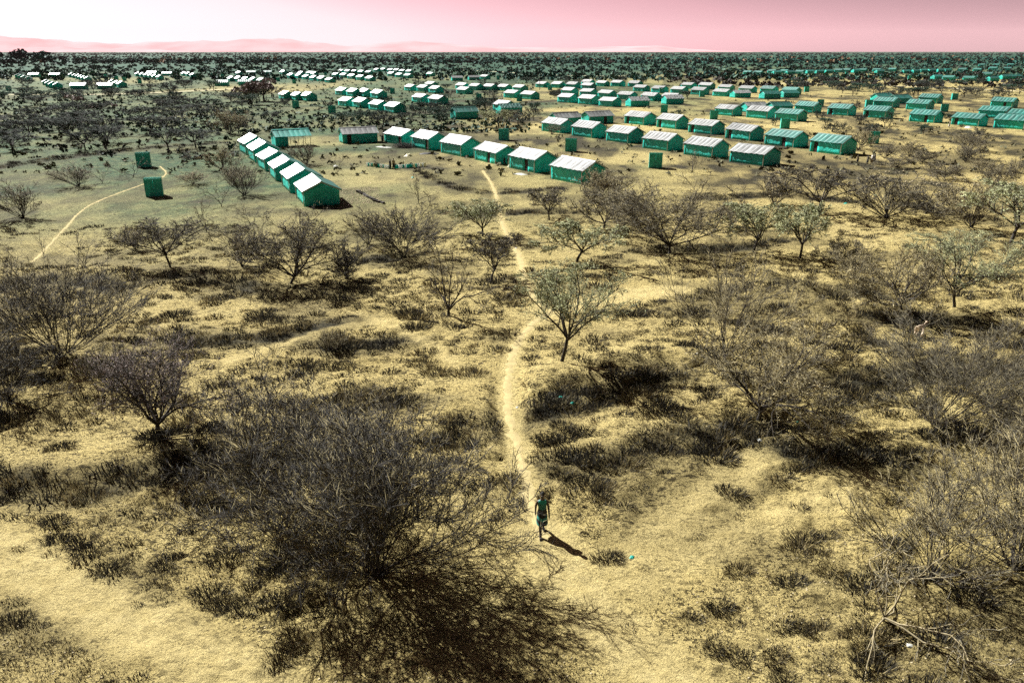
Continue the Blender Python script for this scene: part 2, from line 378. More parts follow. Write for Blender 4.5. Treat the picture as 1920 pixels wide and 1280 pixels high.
def roof_material(name, col, rough, spec_=0.6):
    m, nt, b = nodes(name); L = nt.links
    tc = N(nt, 'ShaderNodeTexCoord'); oi = N(nt, 'ShaderNodeObjectInfo')
    mp = N(nt, 'ShaderNodeMapping'); mp.inputs['Scale'].default_value = (3.0, 0.5, 0.5); L.new(tc.outputs['Object'], mp.inputs['Vector'])
    nz = N(nt, 'ShaderNodeTexNoise'); nz.inputs['Scale'].default_value = 2.0; nz.inputs['Detail'].default_value = 6; L.new(mp.outputs[0], nz.inputs['Vector'])
    r = N(nt, 'ShaderNodeValToRGB'); e = r.color_ramp.elements; e[0].position = 0.3; e[1].position = 0.7
    e[0].color = (*[c * 0.55 for c in col], 1); e[1].color = (*[c * 1.25 for c in col], 1); L.new(nz.outputs['Fac'], r.inputs['Fac'])
    mr = N(nt, 'ShaderNodeMapRange'); mr.inputs['To Min'].default_value = 0.72; mr.inputs['To Max'].default_value = 1.25; L.new(oi.outputs['Random'], mr.inputs['Value'])
    mx = N(nt, 'ShaderNodeMix', data_type='RGBA', blend_type='MULTIPLY'); mx.inputs['Factor'].default_value = 1; L.new(r.outputs[0], mx.inputs[6]); L.new(mr.outputs[0], mx.inputs[7])
    L.new(mx.outputs[2], b.inputs['Base Color'])
    b.inputs['IOR'].default_value = 2.2; b.inputs['Specular IOR Level'].default_value = spec_
    rr = N(nt, 'ShaderNodeMapRange'); rr.inputs['To Min'].default_value = rough - 0.08; rr.inputs['To Max'].default_value = rough + 0.10; L.new(nz.outputs['Fac'], rr.inputs['Value']); L.new(rr.outputs[0], b.inputs['Roughness'])
    return m

M_TARP = tarp_material()
M_ROOF = roof_material('painted_iron_sheet', (0.003, 0.135, 0.107), 0.42)
M_ROOFT = roof_material('bright_teal_iron_sheet', (0.02, 0.40, 0.33), 0.5, 0.25)
M_ROOFG = roof_material('galvanised_iron_sheet', (0.25, 0.265, 0.26), 0.42, 0.22)
M_LATR = mat('teal_iron_cabin', (0.016, 0.36, 0.29), 0.5, 0.3, 2.5, 0.4, 0.2, 6, rnd=0.15)
M_DOOR = mat('dark_door', (0.030, 0.016, 0.012), 0.8, 0.4, 3)
M_POST = mat('bleached_post', (0.42, 0.36, 0.26), 0.8, 0.3, 4)
M_DARK = mat('dark_plastic', (0.014, 0.016, 0.015), 0.6, 0.3, 4)
M_WHITE = mat('white_plastic', (0.72, 0.74, 0.68), 0.5, 0.12, 3)
M_TEALP = mat('teal_plastic', (0.03, 0.42, 0.34), 0.45, 0.15, 3)
M_CREAM = mat('cream_plastic', (0.62, 0.60, 0.40), 0.5, 0.12, 3)
for m_ in (M_WHITE, M_TEALP, M_CREAM):       # thin plastic lets light through
    nt = m_.node_tree; b_ = nt.nodes['Principled BSDF']; tr = N(nt, 'ShaderNodeBsdfTranslucent'); ms = N(nt, 'ShaderNodeMixShader'); ms.inputs[0].default_value = 0.45
    nt.links.new(b_.inputs['Base Color'].links[0].from_socket, tr.inputs[0]); nt.links.new(b_.outputs[0], ms.inputs[1]); nt.links.new(tr.outputs[0], ms.inputs[2]); nt.links.new(ms.outputs[0], nt.nodes['Material Output'].inputs[0])
M_MOUNT = mat('rose_hazed_rock', (0.43, 0.245, 0.26), 1.0, 0.25, 0.0004, 0.0)  # paled towards rose, so part of the haze is in the rock colour

# ------------------------------------------------------------------ ground: one sheet to the horizon
def build_ground():
    ys = [-120, -60, -30, -10, 0, 6, 9]
    y = 11.0
    while y < 130: ys.append(y); y *= 1.0060
    while y < 420: ys.append(y); y *= 1.014
    while y < 90000: ys.append(y); y *= 1.12
    ts = list(np.linspace(-1, 1, 441)); out = [1.06, 1.15, 1.3, 1.6, 2.2, 3.5, 6.0]
    ts = [-t for t in reversed(out)] + ts + out
    Y = np.array(ys)[:, None] * np.ones((1, len(ts))); W = np.maximum(0.72 * np.maximum(Y, 0) + 4.0, 10.6)
    X = np.array(ts)[None, :] * W
    shp = X.shape; x = X.ravel(); y = Y.ravel()
    z = np.zeros_like(x); m = (y > 6) & (y < 520) & (np.abs(x) < 0.9 * y + 30)
    z[m] = height(x[m], y[m])
    n0, n1 = shp; idx = np.arange(n0 * n1).reshape(n0, n1)
    F = np.stack([idx[:-1, :-1], idx[:-1, 1:], idx[1:, 1:], idx[1:, :-1]], -1).reshape(-1, 4)
    me = mesh_np('ground', np.stack([x, y, z], 1), F, M_GROUND, True)
    # cover masks
    bare = 0.25 * sstep(0.50, 0.66, fbm(x / 5.5, y / 5.5, 61, 3)) * (1 - sstep(80, 130, y))
    for pts, w in PATHS + FAINT:
        mm = (y < max(p[1] for p in pts) + 4) & (y > min(p[1] for p in pts) - 4) & (x > min(p[0] for p in pts) - 4) & (x < max(p[0] for p in pts) + 4)
        if not mm.any(): continue
        d, s = pdist(x[mm] + 0.25 * (vnoise(x[mm] / .6, y[mm] / .6, 5) - .5), y[mm], pts)
        bare[mm] = np.maximum(bare[mm], (0.35 if w < 0.32 else 0.9 if any(pts is q[0] for q in PATHS) else 0.95 if w > 0.82 else 0.6) * (1 - sstep(w * 0.6, w * 2.0, d)))
    # trodden clearings of the camp
    for (u, v, rx, ry) in ((850, 300, 32, 14), (1250, 290, 42, 9), (1050, 240, 30, 22), (1500, 290, 30, 12), (1330, 235, 45, 10), (1480, 225, 40, 15), (700, 330, 14, 12), (620, 265, 12, 12), (1150, 205, 30, 18), (560, 600, 0.1, 0.1)):
        cx, cy = G(u, v); d = np.hypot((x - cx) / rx, (y - cy) / ry) + 0.5 * (fbm(x / 6, y / 8, 71, 2) - 0.5)
        bare = np.maximum(bare, 0.7 * (1 - sstep(0.5, 1.1, d)))
    n = fbm(x / 28, y / 40, 81, 3); left = sstep(0, -45, x) * 0.85 + 0.10
    green = np.clip((0.26 + 0.5 * sstep(5, -30, x)) * sstep(45, 90, y) + sstep(75, 150, y) * (left + 0.75 * sstep(0.45, 0.62, n) * sstep(120, 260, y)), 0, 1)
    green = np.clip(green + 0.75 * sstep(240, 520, y), 0, 1) * (1 - 0.75 * bare)
    farc = sstep(350, 1500, y)
    green = green * (1 - 0.65 * sstep(0.56, 0.68, fbm(x / 60, y / 130, 91, 2)) * sstep(180, 320, y)) * (0.62 + 0.6 * fbm(x / 9, y / 12, 93, 3))
    green = green * (1 - 0.75 * sstep(0.1, 0.35, x / np.maximum(y, 1)) * (1 - sstep(450, 800, y)))
    scrub = 0.5 * sstep(0.55, 0.70, fbm(x / 7, y / 5, 101, 4)) * (1 - sstep(90, 160, y)) + 0.7 * sstep(0.47, 0.60, fbm(x / 7, y / 16, 111, 4)) * sstep(85, 130, y)
    scrub = scrub + 0.45 * sstep(0.46, 0.62, fbm(x / 2.6, y / 5.5, 131, 3)) * sstep(66, 95, y) * (1 - sstep(280, 420, y))
    bare = bare * (1 - 0.6 * sstep(75, 110, y)); scrub = scrub * (1 - 0.6 * sstep(-15, -50, x) * sstep(95, 125, y))
    for pts, h in BANKS:
        mm = (y < max(p[1] for p in pts) + 5) & (y > min(p[1] for p in pts) - 5) & (x > min(p[0] for p in pts) - 5) & (x < max(p[0] for p in pts) + 5)
        if not mm.any(): continue
        d, s = pdist(x[mm], y[mm], pts); q = (0.5 + vnoise(x[mm] / 2, y[mm] / 2, 7))
        scrub[mm] = np.maximum(scrub[mm], np.clip(0.8 * q * (1 - sstep(0.4, 2.2, np.abs(d * s + 0.4))), 0, 1))
    scrub = np.clip(scrub * (1 - bare), 0, 1)
    green = np.maximum(green, farc)
    ca = me.color_attributes.new('cover', 'FLOAT_COLOR', 'POINT')
    ca.data.foreach_set('color', np.stack([bare, green, scrub, 0.85 * sstep(230, 800, y) * (1 - 0.7 * sstep(0.08, 0.3, x / np.maximum(y, 1)) * (1 - sstep(600, 1100, y)))], 1).astype(np.float32).ravel())
    o = obj('ground', me); o['kind'] = 'structure'
    return o
build_ground()

def strip(name, pts, w, mat_, lift, step, jit=0.15, follow=True):
    pts = resample(pts, step); n = len(pts); V = []; F = []
    P = np.array(pts); T = np.gradient(P, axis=0); T /= np.linalg.norm(T, axis=1)[:, None] + 1e-9; Nn = np.stack([-T[:, 1], T[:, 0]], 1)
    cols = 5
    wl = w * (1 + jit * RNG.normal(0, 1, n)); wr = w * (1 + jit * RNG.normal(0, 1, n))
    for i in range(n):
        for j in range(cols):
            t = j / (cols - 1) * 2 - 1; q = P[i] + Nn[i] * t * (wl[i] if t < 0 else wr[i]); V.append(q)
    V = np.array(V); z = (height(V[:, 0], V[:, 1]) if follow else np.zeros(len(V))) + lift
    e = np.tile(np.abs(np.linspace(-1, 1, cols)), n); z = z - np.where(e > 0.9, 0.8 * lift + 0.015 if follow else 0, 0)
    for i in range(n - 1):
        for j in range(cols - 1):
            a = i * cols + j; F.append((a, a + 1, a + cols + 1, a + cols))
    o = obj(name, mesh_np(name, np.c_[V, z], F, mat_, True)); o['kind'] = 'structure'; return o

for pts, w in PATHS: strip('path', pts, w * (0.78 if w > 0.32 else 0.6), M_PATH, 0.012, 0.3, 0.42)
strip('road', px((-60, 177), (60, 177.5), (140, 178), (240, 176), (340, 172), (470, 165)), 1.9, M_ROAD, 0.06, 6, 0.05)
strip('road', px((1540, 158), (1640, 160), (1720, 163), (1800, 167), (1990, 174)), 2.2, M_ROAD, 0.06, 8, 0.05)
strip('road', px((870, 132), (930, 134.5), (1000, 139), (1060, 142), (1180, 143)), 3.0, M_ROAD, 0.06, 12, 0.05)
strip('road', px((1440, 156), (1480, 157), (1520, 157.5), (1540, 158)), 2.0, M_ROAD, 0.06, 8, 0.05)

# ------------------------------------------------------------------ mountains on the horizon
def mountains(name, dist, depth, prof, seed, rough):
    """a range of hills; prof = (photo x, pixels above the horizon)"""
    u0, u1 = prof[0][0], prof[-1][0]; n = 240; m = 14
    us = np.linspace(u0, u1, n); hp = np.interp(us, [p[0] for p in prof], [p[1] for p in prof])
    hp = hp * (1 + rough * (fbm(us / 40, us * 0 + seed, seed, 4) - 0.5)) + rough * 7 * (fbm(us / 18, us * 0 + 3.3, seed + 9, 3) - 0.5) * np.minimum(1, hp / 6)
    V = []; F = []
    for j in range(m):
        t = j / (m - 1); d = dist + depth * (t - 0.5)
        x = (us - 960) / FPX * d * 1.06; pr = math.sin(math.pi * t) ** 1.2
        zz = np.maximum(hp, 0) / FPX * dist * pr * (1 + 0.35 * (fbm(us / 25, us * 0 + j * 0.9, seed + 20, 3) - 0.5) * (0 if j == m // 2 else 1)) - 20
        V.append(np.stack([x, np.full(n, d), zz], 1))
    V = np.concatenate(V); idx = np.arange(n * m).reshape(m, n)
    F = np.stack([idx[:-1, :-1], idx[:-1, 1:], idx[1:, 1:], idx[1:, :-1]], -1).reshape(-1, 4)
    o = obj(name, mesh_np(name, V, F, M_MOUNT, True)); o['kind'] = 'structure'
mountains('far_mountains', 52000, 9000, [(-900, 20), (-300, 33), (0, 31), (90, 30), (140, 26), (170, 24), (200, 21), (260, 17), (330, 14), (360, 18), (430, 17), (540, 21), (580, 22), (640, 15), (690, 9), (740, 14), (800, 18), (850, 15), (930, 8), (1010, 8), (1080, 7), (1140, 9), (1190, 11), (1240, 7), (1300, 3), (1360, 1), (1420, 0)], 3, 0.25)
mountains('near_hills', 34000, 6000, [(-600, 10), (-200, 8), (0, 4), (60, 4), (90, 9), (125, 14), (155, 9), (190, 9), (215, 11), (240, 7), (290, 6), (320, 9), (350, 6), (400, 3), (470, 1), (520, 0)], 8, 0.2)

# ------------------------------------------------------------------ shelters
R_L, R_W, R_E, R_R = 6.98, 2.22, 1.85, 2.95       # roof length, half width, eave and ridge heights
W_L, W_W = 3.28, 1.95                              # half length and half width of the walls
SLOPE = (R_R - R_E) / R_W

def roof_sheet_mesh(w, folds, name, tilt=0.085, rag=0.0, seed=0, m_=None):
    """folded iron sheet lying along the slope: local x across, y from eave (-R_W) to ridge (0)"""
    r = random.Random(seed); mb = MB(); xs = []; n = folds * 2
    for i in range(n + 1): xs.append(-w / 2 + w * i / n)
    top = []
    rows = [0.0, 0.5, 1.0] if rag == 0 else [0, .25, .5, .75, 1]
    hgt = [0 if i % 2 == 0 else tilt * w / n * 1.0 for i in range(n + 1)]
    vs = []; q = n + 1
    for t in rows:
        sag = -0.02 * math.sin(math.pi * t)
        for i in range(q):
            vs.append((xs[i], -R_W * (1 - t) - (r.uniform(-.08, .08) * 1 if rag and t == 0 else 0), R_E + (R_R - R_E) * t + hgt[i] + sag + (r.uniform(-rag, rag) if rag else 0)))
    m = len(vs); vs += [(x, y, z - 0.02) for x, y, z in vs]; fs = []
    for j in range(len(rows) - 1):
        for i in range(n):
            a = j * q + i; fs.append((a, a + 1, a + q + 1, a + q)); fs.append((m + a, m + a + q, m + a + q + 1, m + a + 1))
    L_ = (len(rows) - 1) * q
    for i in range(n): fs.append((i, m + i, m + i + 1, i + 1)); fs.append((L_ + i, L_ + i + 1, m + L_ + i + 1, m + L_ + i))
    for j in range(len(rows) - 1):
        a = j * q; fs.append((a, a + q, m + a + q, m + a)); b = a + n; fs.append((b, m + b, m + b + q, b + q))
    return mb.add(vs, fs).mesh(name, m_ or M_ROOF)

SHEET = [[roof_sheet_mesh(R_L / 7 + 0.012, 1, 'roof_sheet', t, m_=m_) for t in (0.17, 0.21, 0.14, 0.05, 0.06, 0.04)] for m_ in (M_ROOF, M_ROOFG, M_ROOFT)]
ROOFSLOPE = [[roof_sheet_mesh(R_L, 7, 'roof', 0.12, m_=m_), roof_sheet_mesh(R_L, 7, 'roof', 0.11, 0.03, 3, m_), roof_sheet_mesh(R_L, 7, 'roof', 0.12, 0.05, 5, m_)] for m_ in (M_ROOF, M_ROOFG)]

def ridge_mesh(m_):
    mb = MB(); z = R_R + 0.07
    mb.add([(-3.5, -.22, z - .22 * SLOPE), (3.5, -.22, z - .22 * SLOPE), (3.5, 0, z + .02), (-3.5, 0, z + .02), (3.5, .22, z - .22 * SLOPE), (-3.5, .22, z - .22 * SLOPE),
            (-3.5, 0, z - .06), (3.5, 0, z - .06)], [(0, 1, 2, 3), (3, 2, 4, 5), (0, 6, 7, 1), (5, 4, 7, 6), (0, 3, 6), (3, 5, 6), (1, 7, 2), (2, 7, 4)])
    return mb.mesh('roof', m_)
RIDGE = [ridge_mesh(M_ROOF), ridge_mesh(M_ROOFG), ridge_mesh(M_ROOFT)]

def both_roof(me, name, m_):
    mb = MB(); vs = [tuple(v.co) for v in me.vertices]; fs = [tuple(p.vertices) for p in me.polygons]
    mb.add(vs, fs); mb.add([(-x, -y, z) for x, y, z in vs], fs); return mb.mesh(name, m_)
ROOFS = [[both_roof(q, 'roof', (M_ROOF, M_ROOFG)[i]) for q in ROOFSLOPE[i]] for i in (0, 1)]
WZ = R_E + (R_W - W_W) * SLOPE - 0.03

def long_wall(door, seed):
    mb = MB(); y = -W_W; a = 0.035
    spans = [(-W_L, W_L)] if door is None else [(-W_L, door), (door + 0.85, W_L)]
    for i, (x0, x1) in enumerate(spans):
        mb.slab((x0, y, 0), (x1 - x0, 0, 0), (0, 0, WZ), (0, -1, 0), 0.05, max(2, int((x1 - x0) * 2.2)), 4, a, seed + i)
    if door is not None: mb.slab((door, y, 1.75), (0.85, 0, 0), (0, 0, WZ - 1.75), (0, -1, 0), 0.05, 2, 1, 0.01, seed + 7)
    return mb.mesh('wall', M_TARP, True)
def gable(seed):
    mb = MB(); r = random.Random(seed); n = 8; vs = []; fs = []; zp = R_R - 0.06; X = W_L + 0.03
    rows = 5
    for j in range(rows + 1):
        for i in range(n + 1):
            y = -W_W + 2 * W_W * i / n; top = WZ + (zp - WZ) * (1 - abs(y) / W_W)
            vs.append((X + (r.uniform(-.03, .04) if 0 < i < n and j < rows else 0), y, top * j / rows))
    m = len(vs); vs += [(X - 0.06, y, z) for x, y, z in vs]; q = n + 1
    for j in range(rows):
        for i in range(n): a = j * q + i; fs += [(a, a + 1, a + q + 1, a + q), (m + a, m + a + q, m + a + q + 1, m + a + 1)]
    for i in range(n): b = rows * q + i; fs += [(b, b + 1, m + b + 1, m + b), (i, m + i, m + i + 1, i + 1)]
    for j in range(rows): a = j * q; fs += [(a, a + q, m + a + q, m + a), (a + n, m + a + n, m + a + q + n, a + q + n)]
    return mb.add(vs, fs).mesh('gable_wall', M_TARP, True)
DOORX = {'none': None, 'left': -2.55, 'mid': 0.6, 'right': 2.1}
LONG = {k_: [long_wall(v_, 30 * i + 100 * j) for j in range(2)] for i, (k_, v_) in enumerate(DOORX.items())}
GABLE = [gable(5), gable(9), gable(14)]
def door_mesh():
    mb = MB(); mb.box(0.02, 0.83, -W_W + 0.06, -W_W + 0.10, 0.02, 1.74)
    for z in (0.3, 0.9, 1.5): mb.box(0.04, 0.81, -W_W + 0.045, -W_W + 0.06, z, z + 0.1)
    return mb.mesh('door', M_DOOR)
DOOR = door_mesh()
POST = MB().tube((0, 0, -0.1), (0, 0, WZ - 0.02), 0.055, 0.045, 6).mesh('post', M_POST)
def barge_mesh():
    mb = MB(); x = R_L / 2 + 0.012
    for s in (-1, 1):
        a = (s * (R_W + .02), R_E - .16); b = (0, R_R - .16); c = (0, R_R + .05); d = (s * (R_W + .02), R_E + .05)
        vs = [(x, *p_) for p_ in (a, b, c, d)] + [(x + .04, *p_) for p_ in (a, b, c, d)]
        mb.add(vs, [(0, 1, 2, 3), (4, 7, 6, 5), (0, 4, 5, 1), (1, 5, 6, 2), (2, 6, 7, 3), (3, 7, 4, 0)])
    return mb.mesh('bargeboard', M_ROOF)
BARGE = barge_mesh()
def body_mesh():
    mb = MB()
    for me, f in ((LONG['none'][0], 1), (LONG['left'][1], -1), (GABLE[0], 1), (GABLE[1], -1)):
        mb.add([(v.co.x * f, v.co.y * f, v.co.z) for v in me.vertices], [tuple(p.vertices) for p in me.polygons])
    return mb.mesh('wall', M_TARP, True)
BODY = body_mesh()

SHEDS = []      # footprints, so that plants keep clear
def shelter(u, v, yaw, label, group, detail, door='none', roof=0, opened=False, grey=False, xs=1.0):
    a = math.radians(yaw); cx, cy = G(u, v, (R_E + R_R) / 2)
    f = (math.sin(a), -math.cos(a))                     # the slope that faces the camera
    cx -= f[0] * R_W / 2; cy -= f[1] * R_W / 2
    z = H(cx, cy) - 0.04 if cy < 500 else 0
    t = thing('shelter', label, 'shelter', (cx, cy, z), a, group); SHEDS.append((cx, cy, a)); rv = random.Random(int(u * 13 + v * 5)); t.scale = (xs * rv.uniform(.95, 1.03), rv.uniform(.96, 1.04), rv.uniform(.94, 1.05)); t.rotation_euler = (rv.gauss(0, .004), rv.gauss(0, .006), a + rv.gauss(0, .02)); gk = int(grey)
    r = random.Random(int(u * 31 + v * 7))
    if detail:
        if opened:
            mb = MB().slab((-W_L, -W_W, 0), (2.3, 0, 0), (0, 0, WZ), (0, -1, 0), 0.05, 4, 4, 0.03, 3); obj('wall', mb.mesh('wall', M_TARP, True), t)
            mb = MB().slab((-W_L + 2.3, W_W, 0), (-2.3, 0, 0), (0, 0, WZ), (0, 1, 0), 0.05, 4, 4, 0.03, 4); obj('wall', mb.mesh('wall', M_TARP, True), t)
            mb = MB().slab((-W_L + 2.3, -W_W, 0), (0, 2 * W_W, 0), (0, 0, WZ), (1, 0, 0), 0.05, 4, 4, 0.03, 4); obj('partition_wall', mb.mesh('partition_wall', M_TARP, True), t)
            g = obj('gable_wall', GABLE[1], t); g.rotation_euler = (0, 0, math.pi)
            for x in (0.3, 1.9, 3.25):
                for y in (-W_W, W_W): obj('post', POST, t, (x, y, 0))
            mb = MB().box(-0.95, 3.3, -W_W - .03, -W_W + .03, WZ - .12, WZ - .02).box(-0.95, 3.3, W_W - .03, W_W + .03, WZ - .12, WZ - .02); obj('beam', mb.mesh('beam', M_POST), t)
        else:
            obj('wall', LONG[door][r.randrange(2)], t)
            b = obj('wall', LONG['none' if door != 'none' else 'left'][1], t); b.rotation_euler = (0, 0, math.pi)
            obj('gable_wall', r.choice(GABLE), t); g = obj('gable_wall', r.choice(GABLE), t); g.rotation_euler = (0, 0, math.pi)
            if door != 'none': obj('door', DOOR, t, (DOORX[door], 0, 0))
            obj('post', POST, t, (-W_L - 0.09, -W_W - 0.09, 0)); obj('post', POST, t, (W_L - 0.05, -W_W - 0.12, 0))
        obj('bargeboard', BARGE, t); q_ = obj('bargeboard', BARGE, t); q_.rotation_euler = (0, 0, math.pi)
        ro = obj('roof', RIDGE[gk], t)
        for s in (0, 1):
            for i in range(7):
                p = obj('roof_sheet', SHEET[gk][r.randrange(3) + (3 if yaw > 0 else 0)], ro)
                x = -R_L / 2 + R_L * (i + 0.5) / 7
                p.location = (x if s == 0 else -x, 0, r.uniform(0, 0.012)); p.rotation_euler = (r.gauss(0, 0.006), r.gauss(0, 0.015), math.pi * s)
    else:
        obj('wall', BODY, t); obj('roof', ROOFS[gk][roof], t)
    return t

def row(pts, yaw, desc, group, detail, doors=None, roofs=None, grey=None, xs=1.0):
    n = len(pts); order = sorted(range(n), key=lambda i: pts[i][0]); rank = {i: k_ for k_, i in enumerate(order)}
    for i, p in enumerate(pts):
        if n == 1: lab = desc.replace('{o} ', '')
        else: lab = desc.replace('{o}', ORD[rank[i]])
        shelter(p[0], p[1], p[2] if len(p) > 2 else yaw, lab, group, detail, doors[i] if doors else random.choice(('none', 'left', 'mid', 'right')), (roofs[i] if roofs else random.choice((0, 0, 1, 1, 2))), grey=(740 < p[0] < 1425 and p[1] > 140) if grey is None else grey, xs=xs)

row([(463, 260.6, -62), (479.5, 272.0, -63), (499.0, 285.5, -63), (521.3, 301.0, -64), (547, 319.2, -65), (575.5, 340.5, -66)], -64, '{o} teal shelter from the back in the close row of six, far left', 'row of six shelters standing gable to gable', True, ['none'] * 6, xs=0.93)
row([(743, 244.7), (794.7, 252.8), (853, 262.8), (919.3, 274.5), (988.4, 288), (1072.3, 306.2)], -56, '{o} shelter from the left in the white-roofed row behind the water cans', 'white-roofed row beside the bare clearing', True, ['right', 'right', 'none', 'mid', 'mid', 'none'])
row([(1038.8, 226.3), (1097.5, 233.8), (1164.5, 242), (1235.5, 254.3), (1317, 265.3), (1409, 277.5)], -55, '{o} shelter from the left in the middle row of ribbed white roofs', 'middle row of ribbed white roofs', True, ['none', 'none', 'none', 'none', 'none', 'none'])
row([(1195, 213.8), (1255.3, 220), (1319, 228.2), (1390.3, 238.1), (1469, 248.4), (1556.4, 260.2, -58)], -56, '{o} shelter from the left in the row behind the middle row', 'row behind the middle row', True, ['left', 'left', 'left', 'left', 'mid', 'left'])
shelter(547, 249.7, 28, 'half-open teal roofed shelter with bare posts beside the row of six', 'lone shelters', True, opened=True, grey=2)
shelter(673, 243.4, 22, 'grey-roofed shelter with a dark doorway left of the white-roofed row', 'lone shelters', True, 'left', grey=True)
shelter(1063.8, 216.3, 24, 'grey ribbed roof peeping out behind the middle row, left one', 'lone shelters', True, 'none', grey=True)
shelter(1125, 212.5, 28, 'grey ribbed shelter standing behind the middle row, right one', 'lone shelters', True, 'mid', grey=True)
shelter(873.8, 205, 28, 'dark teal shelter standing alone in the thorn scrub', 'lone shelters', True, 'none')
shelter(957.5, 197.5, 24, 'sagging teal-roofed shelter with a thorn tree before it', 'lone shelters', False, roof=2)
shelter(940, 192.5, -56, 'white-roofed shelter half hidden behind the sagging teal one', 'lone shelters', False, roof=1, grey=True)
row([(1362, 199.3), (1424, 204), (1479.4, 208.1), (1575.5, 199), (1644.4, 203.3), (1734, 210.5), (1816, 215.8), (1898, 220.8)], -55, '{o} shelter from the left in the long row bending to the right edge', 'long row bending to the right edge', True, ['none', 'none', 'none', 'left', 'left', 'mid', 'left', 'none'])
row([(1512, 194.5), (1659.7, 186.5), (1723, 190.8), (1743.3, 180.3), (1864.3, 203.3), (1881.7, 186.9), (1921, 209)], -55, '{o} teal shelter from the left in the second line at the right', 'second line of teal shelters at the right', True, ['none', 'none', 'none', 'none', 'none', 'mid', 'none'])
row([(1418.5, 194), (1466, 195), (1659, 178), (1693.6, 180.3)], 20, '{o} from the left of the turned teal shelters behind the long row', 'turned shelters behind the long row', True, ['none'] * 4)
row([(1014.4, 154.6), (1043.8, 155.3), (1071.9, 155.9), (1100, 151.4), (1100.5, 157.3), (1127.5, 152.8), (1156, 153), (1188.8, 153.8)], -54, '{o} white roof from the left at the back of the central cluster', 'back line of the central cluster', False)
row([(1064.4, 166.9), (1100, 168.8), (1135, 171), (1172.5, 173.8), (1217, 176)], -54, '{o} white roof from the left in the third line of the central cluster', 'third line of the central cluster', False)
row([(1060.6, 178.8), (1100, 181.6), (1139.5, 185)], -54, '{o} white roof from the left in the front line of the central cluster', 'front line of the central cluster', False, roofs=[1, 1, 0])
row([(1200, 160.8), (1234.5, 163), (1271, 164.5), (1309.7, 166.3), (1351.9, 168.8), (1256, 177)], -54, '{o} white roof from the left in the second line of the central cluster', 'second line of the central cluster', False)
row([(1289, 156.6), (1322.8, 157.5), (1359.4, 160.3), (1399.7, 163.1), (1440, 164), (1482, 165.4)], -54, '{o} roof from the left in the line trailing right of the central cluster', 'line trailing right of the central cluster', False)
row([(1198.8, 185.5), (1264.7, 181.5), (1392, 171), (1447.5, 173), (1483, 171)], 18, '{o} turned shelter from the left in front of the central cluster', 'turned shelters before the central cluster', False)
row([(863.8, 157.5), (888.8, 158.8), (915.5, 159.2), (942.5, 159.8), (971.9, 161.3)], -54, '{o} white roof from the left in the line left of the central cluster', 'line left of the central cluster', False)
row([(867, 165), (957.5, 171.3), (989.4, 173.5)], -54, '{o} white roof from the left just before the line left of the central cluster', 'pair before the line left of the central cluster', False)
row([(766.9, 160), (791, 161.3), (813.8, 163.5), (805, 154.5)], -55, '{o} from the left of the white roofs above the pair in the scrub', 'white roofs above the pair', False, roofs=[1, 1, 2, 2])
row([(785, 178.8), (816, 181.5)], -55, '{o} from the left of the pair of white roofs in the scrub', 'pair of white roofs in the scrub', False, roofs=[1, 2])
row([(857.5, 144), (888.8, 143)], 16, '{o} from the left of two far grey roofs near the pale track', 'far grey roofs near the track', False)
row([(907, 141.6), (805, 136.9)], -54, '{o} from the left of two far white roofs near the pale track', 'far white roofs near the track', False)
row([(638, 167), (659, 168.8), (680, 169.4), (705, 172)], -56, '{o} from the left of the four white roofs, upper line, left of centre', 'upper four left of centre', False)
row([(646, 184.4), (673, 187), (704, 191), (734, 195)], -56, '{o} from the left of the four white roofs, lower line, left of centre', 'lower four left of centre', False, roofs=[2, 1, 0, 0])
row([(531, 173.5), (552.5, 174.8), (573, 176)], -58, '{o} from the left of three white roofs beside the pinkish trees', 'three roofs beside the pinkish trees', False)
row([(543, 139.6), (558, 140.2), (572, 141.9), (586, 143.8), (600.6, 145), (615.6, 147)], -56, '{o} white roof from the left in the far line left of centre', 'far line left of centre', False)
row([(528.8, 133.8), (562, 135.6), (578.8, 135), (586.5, 136.4)], -56, '{o} from the left of the small white roofs behind the far line', 'small roofs behind the far line', False)
row([(636.9, 131.6), (650, 132), (662.5, 132.2), (675.6, 132.8), (689.4, 133.8), (705, 129.4), (717, 128.8), (730.6, 129.8), (742, 130.6), (753, 131.5), (765.6, 132.5)], -54, '{o} tiny white roof from the left in the farthest central line', 'farthest central line', False)
row([(627.5, 138), (642.5, 139), (657.5, 141), (673.8, 142.9), (691, 144.6), (732, 136.6), (747, 138.5), (763, 139.8)], -54, '{o} tiny white roof from the left in the line before the farthest', 'line before the farthest', False)
row([(430.6, 145), (443.8, 145.4), (457.5, 145.8), (472, 147), (487, 148.4)], -58, '{o} from the left of five white roofs behind the two long grey ones', 'five roofs behind the road', False)
row([(415, 152.5), (459, 150.6)], 8, '{o} from the left of two pale roofs side-on beside the far road', 'side-on roofs beside the far road', False, roofs=[0, 0])
row([(471, 134), (501, 133.5)], 8, '{o} from the left of two small side-on roofs under the far trees', 'side-on roofs under the far trees', False, roofs=[0, 1])
shelter(445.6, 135.4, -56, 'tiny white roof alone behind the five roofs', 'lone far roofs', False)
row([(256, 137), (264, 137.9), (272, 138.8), (280, 139.8), (287.5, 141.3), (296, 142.5)], -60, '{o} from the left in the tight row of six white roofs, far left', 'tight row of six far left', False, roofs=[0] * 6)
row([(284, 135.4), (312.5, 136)], 4, '{o} from the left of two side-on roofs behind the tight row of six', 'side-on roofs behind the tight row', False, roofs=[0, 0])
row([(343, 136), (350.6, 136.9), (358.8, 138.8)], -58, '{o} of three small white roofs right of the tight row of six', 'three small roofs', False, roofs=[0, 0, 0])
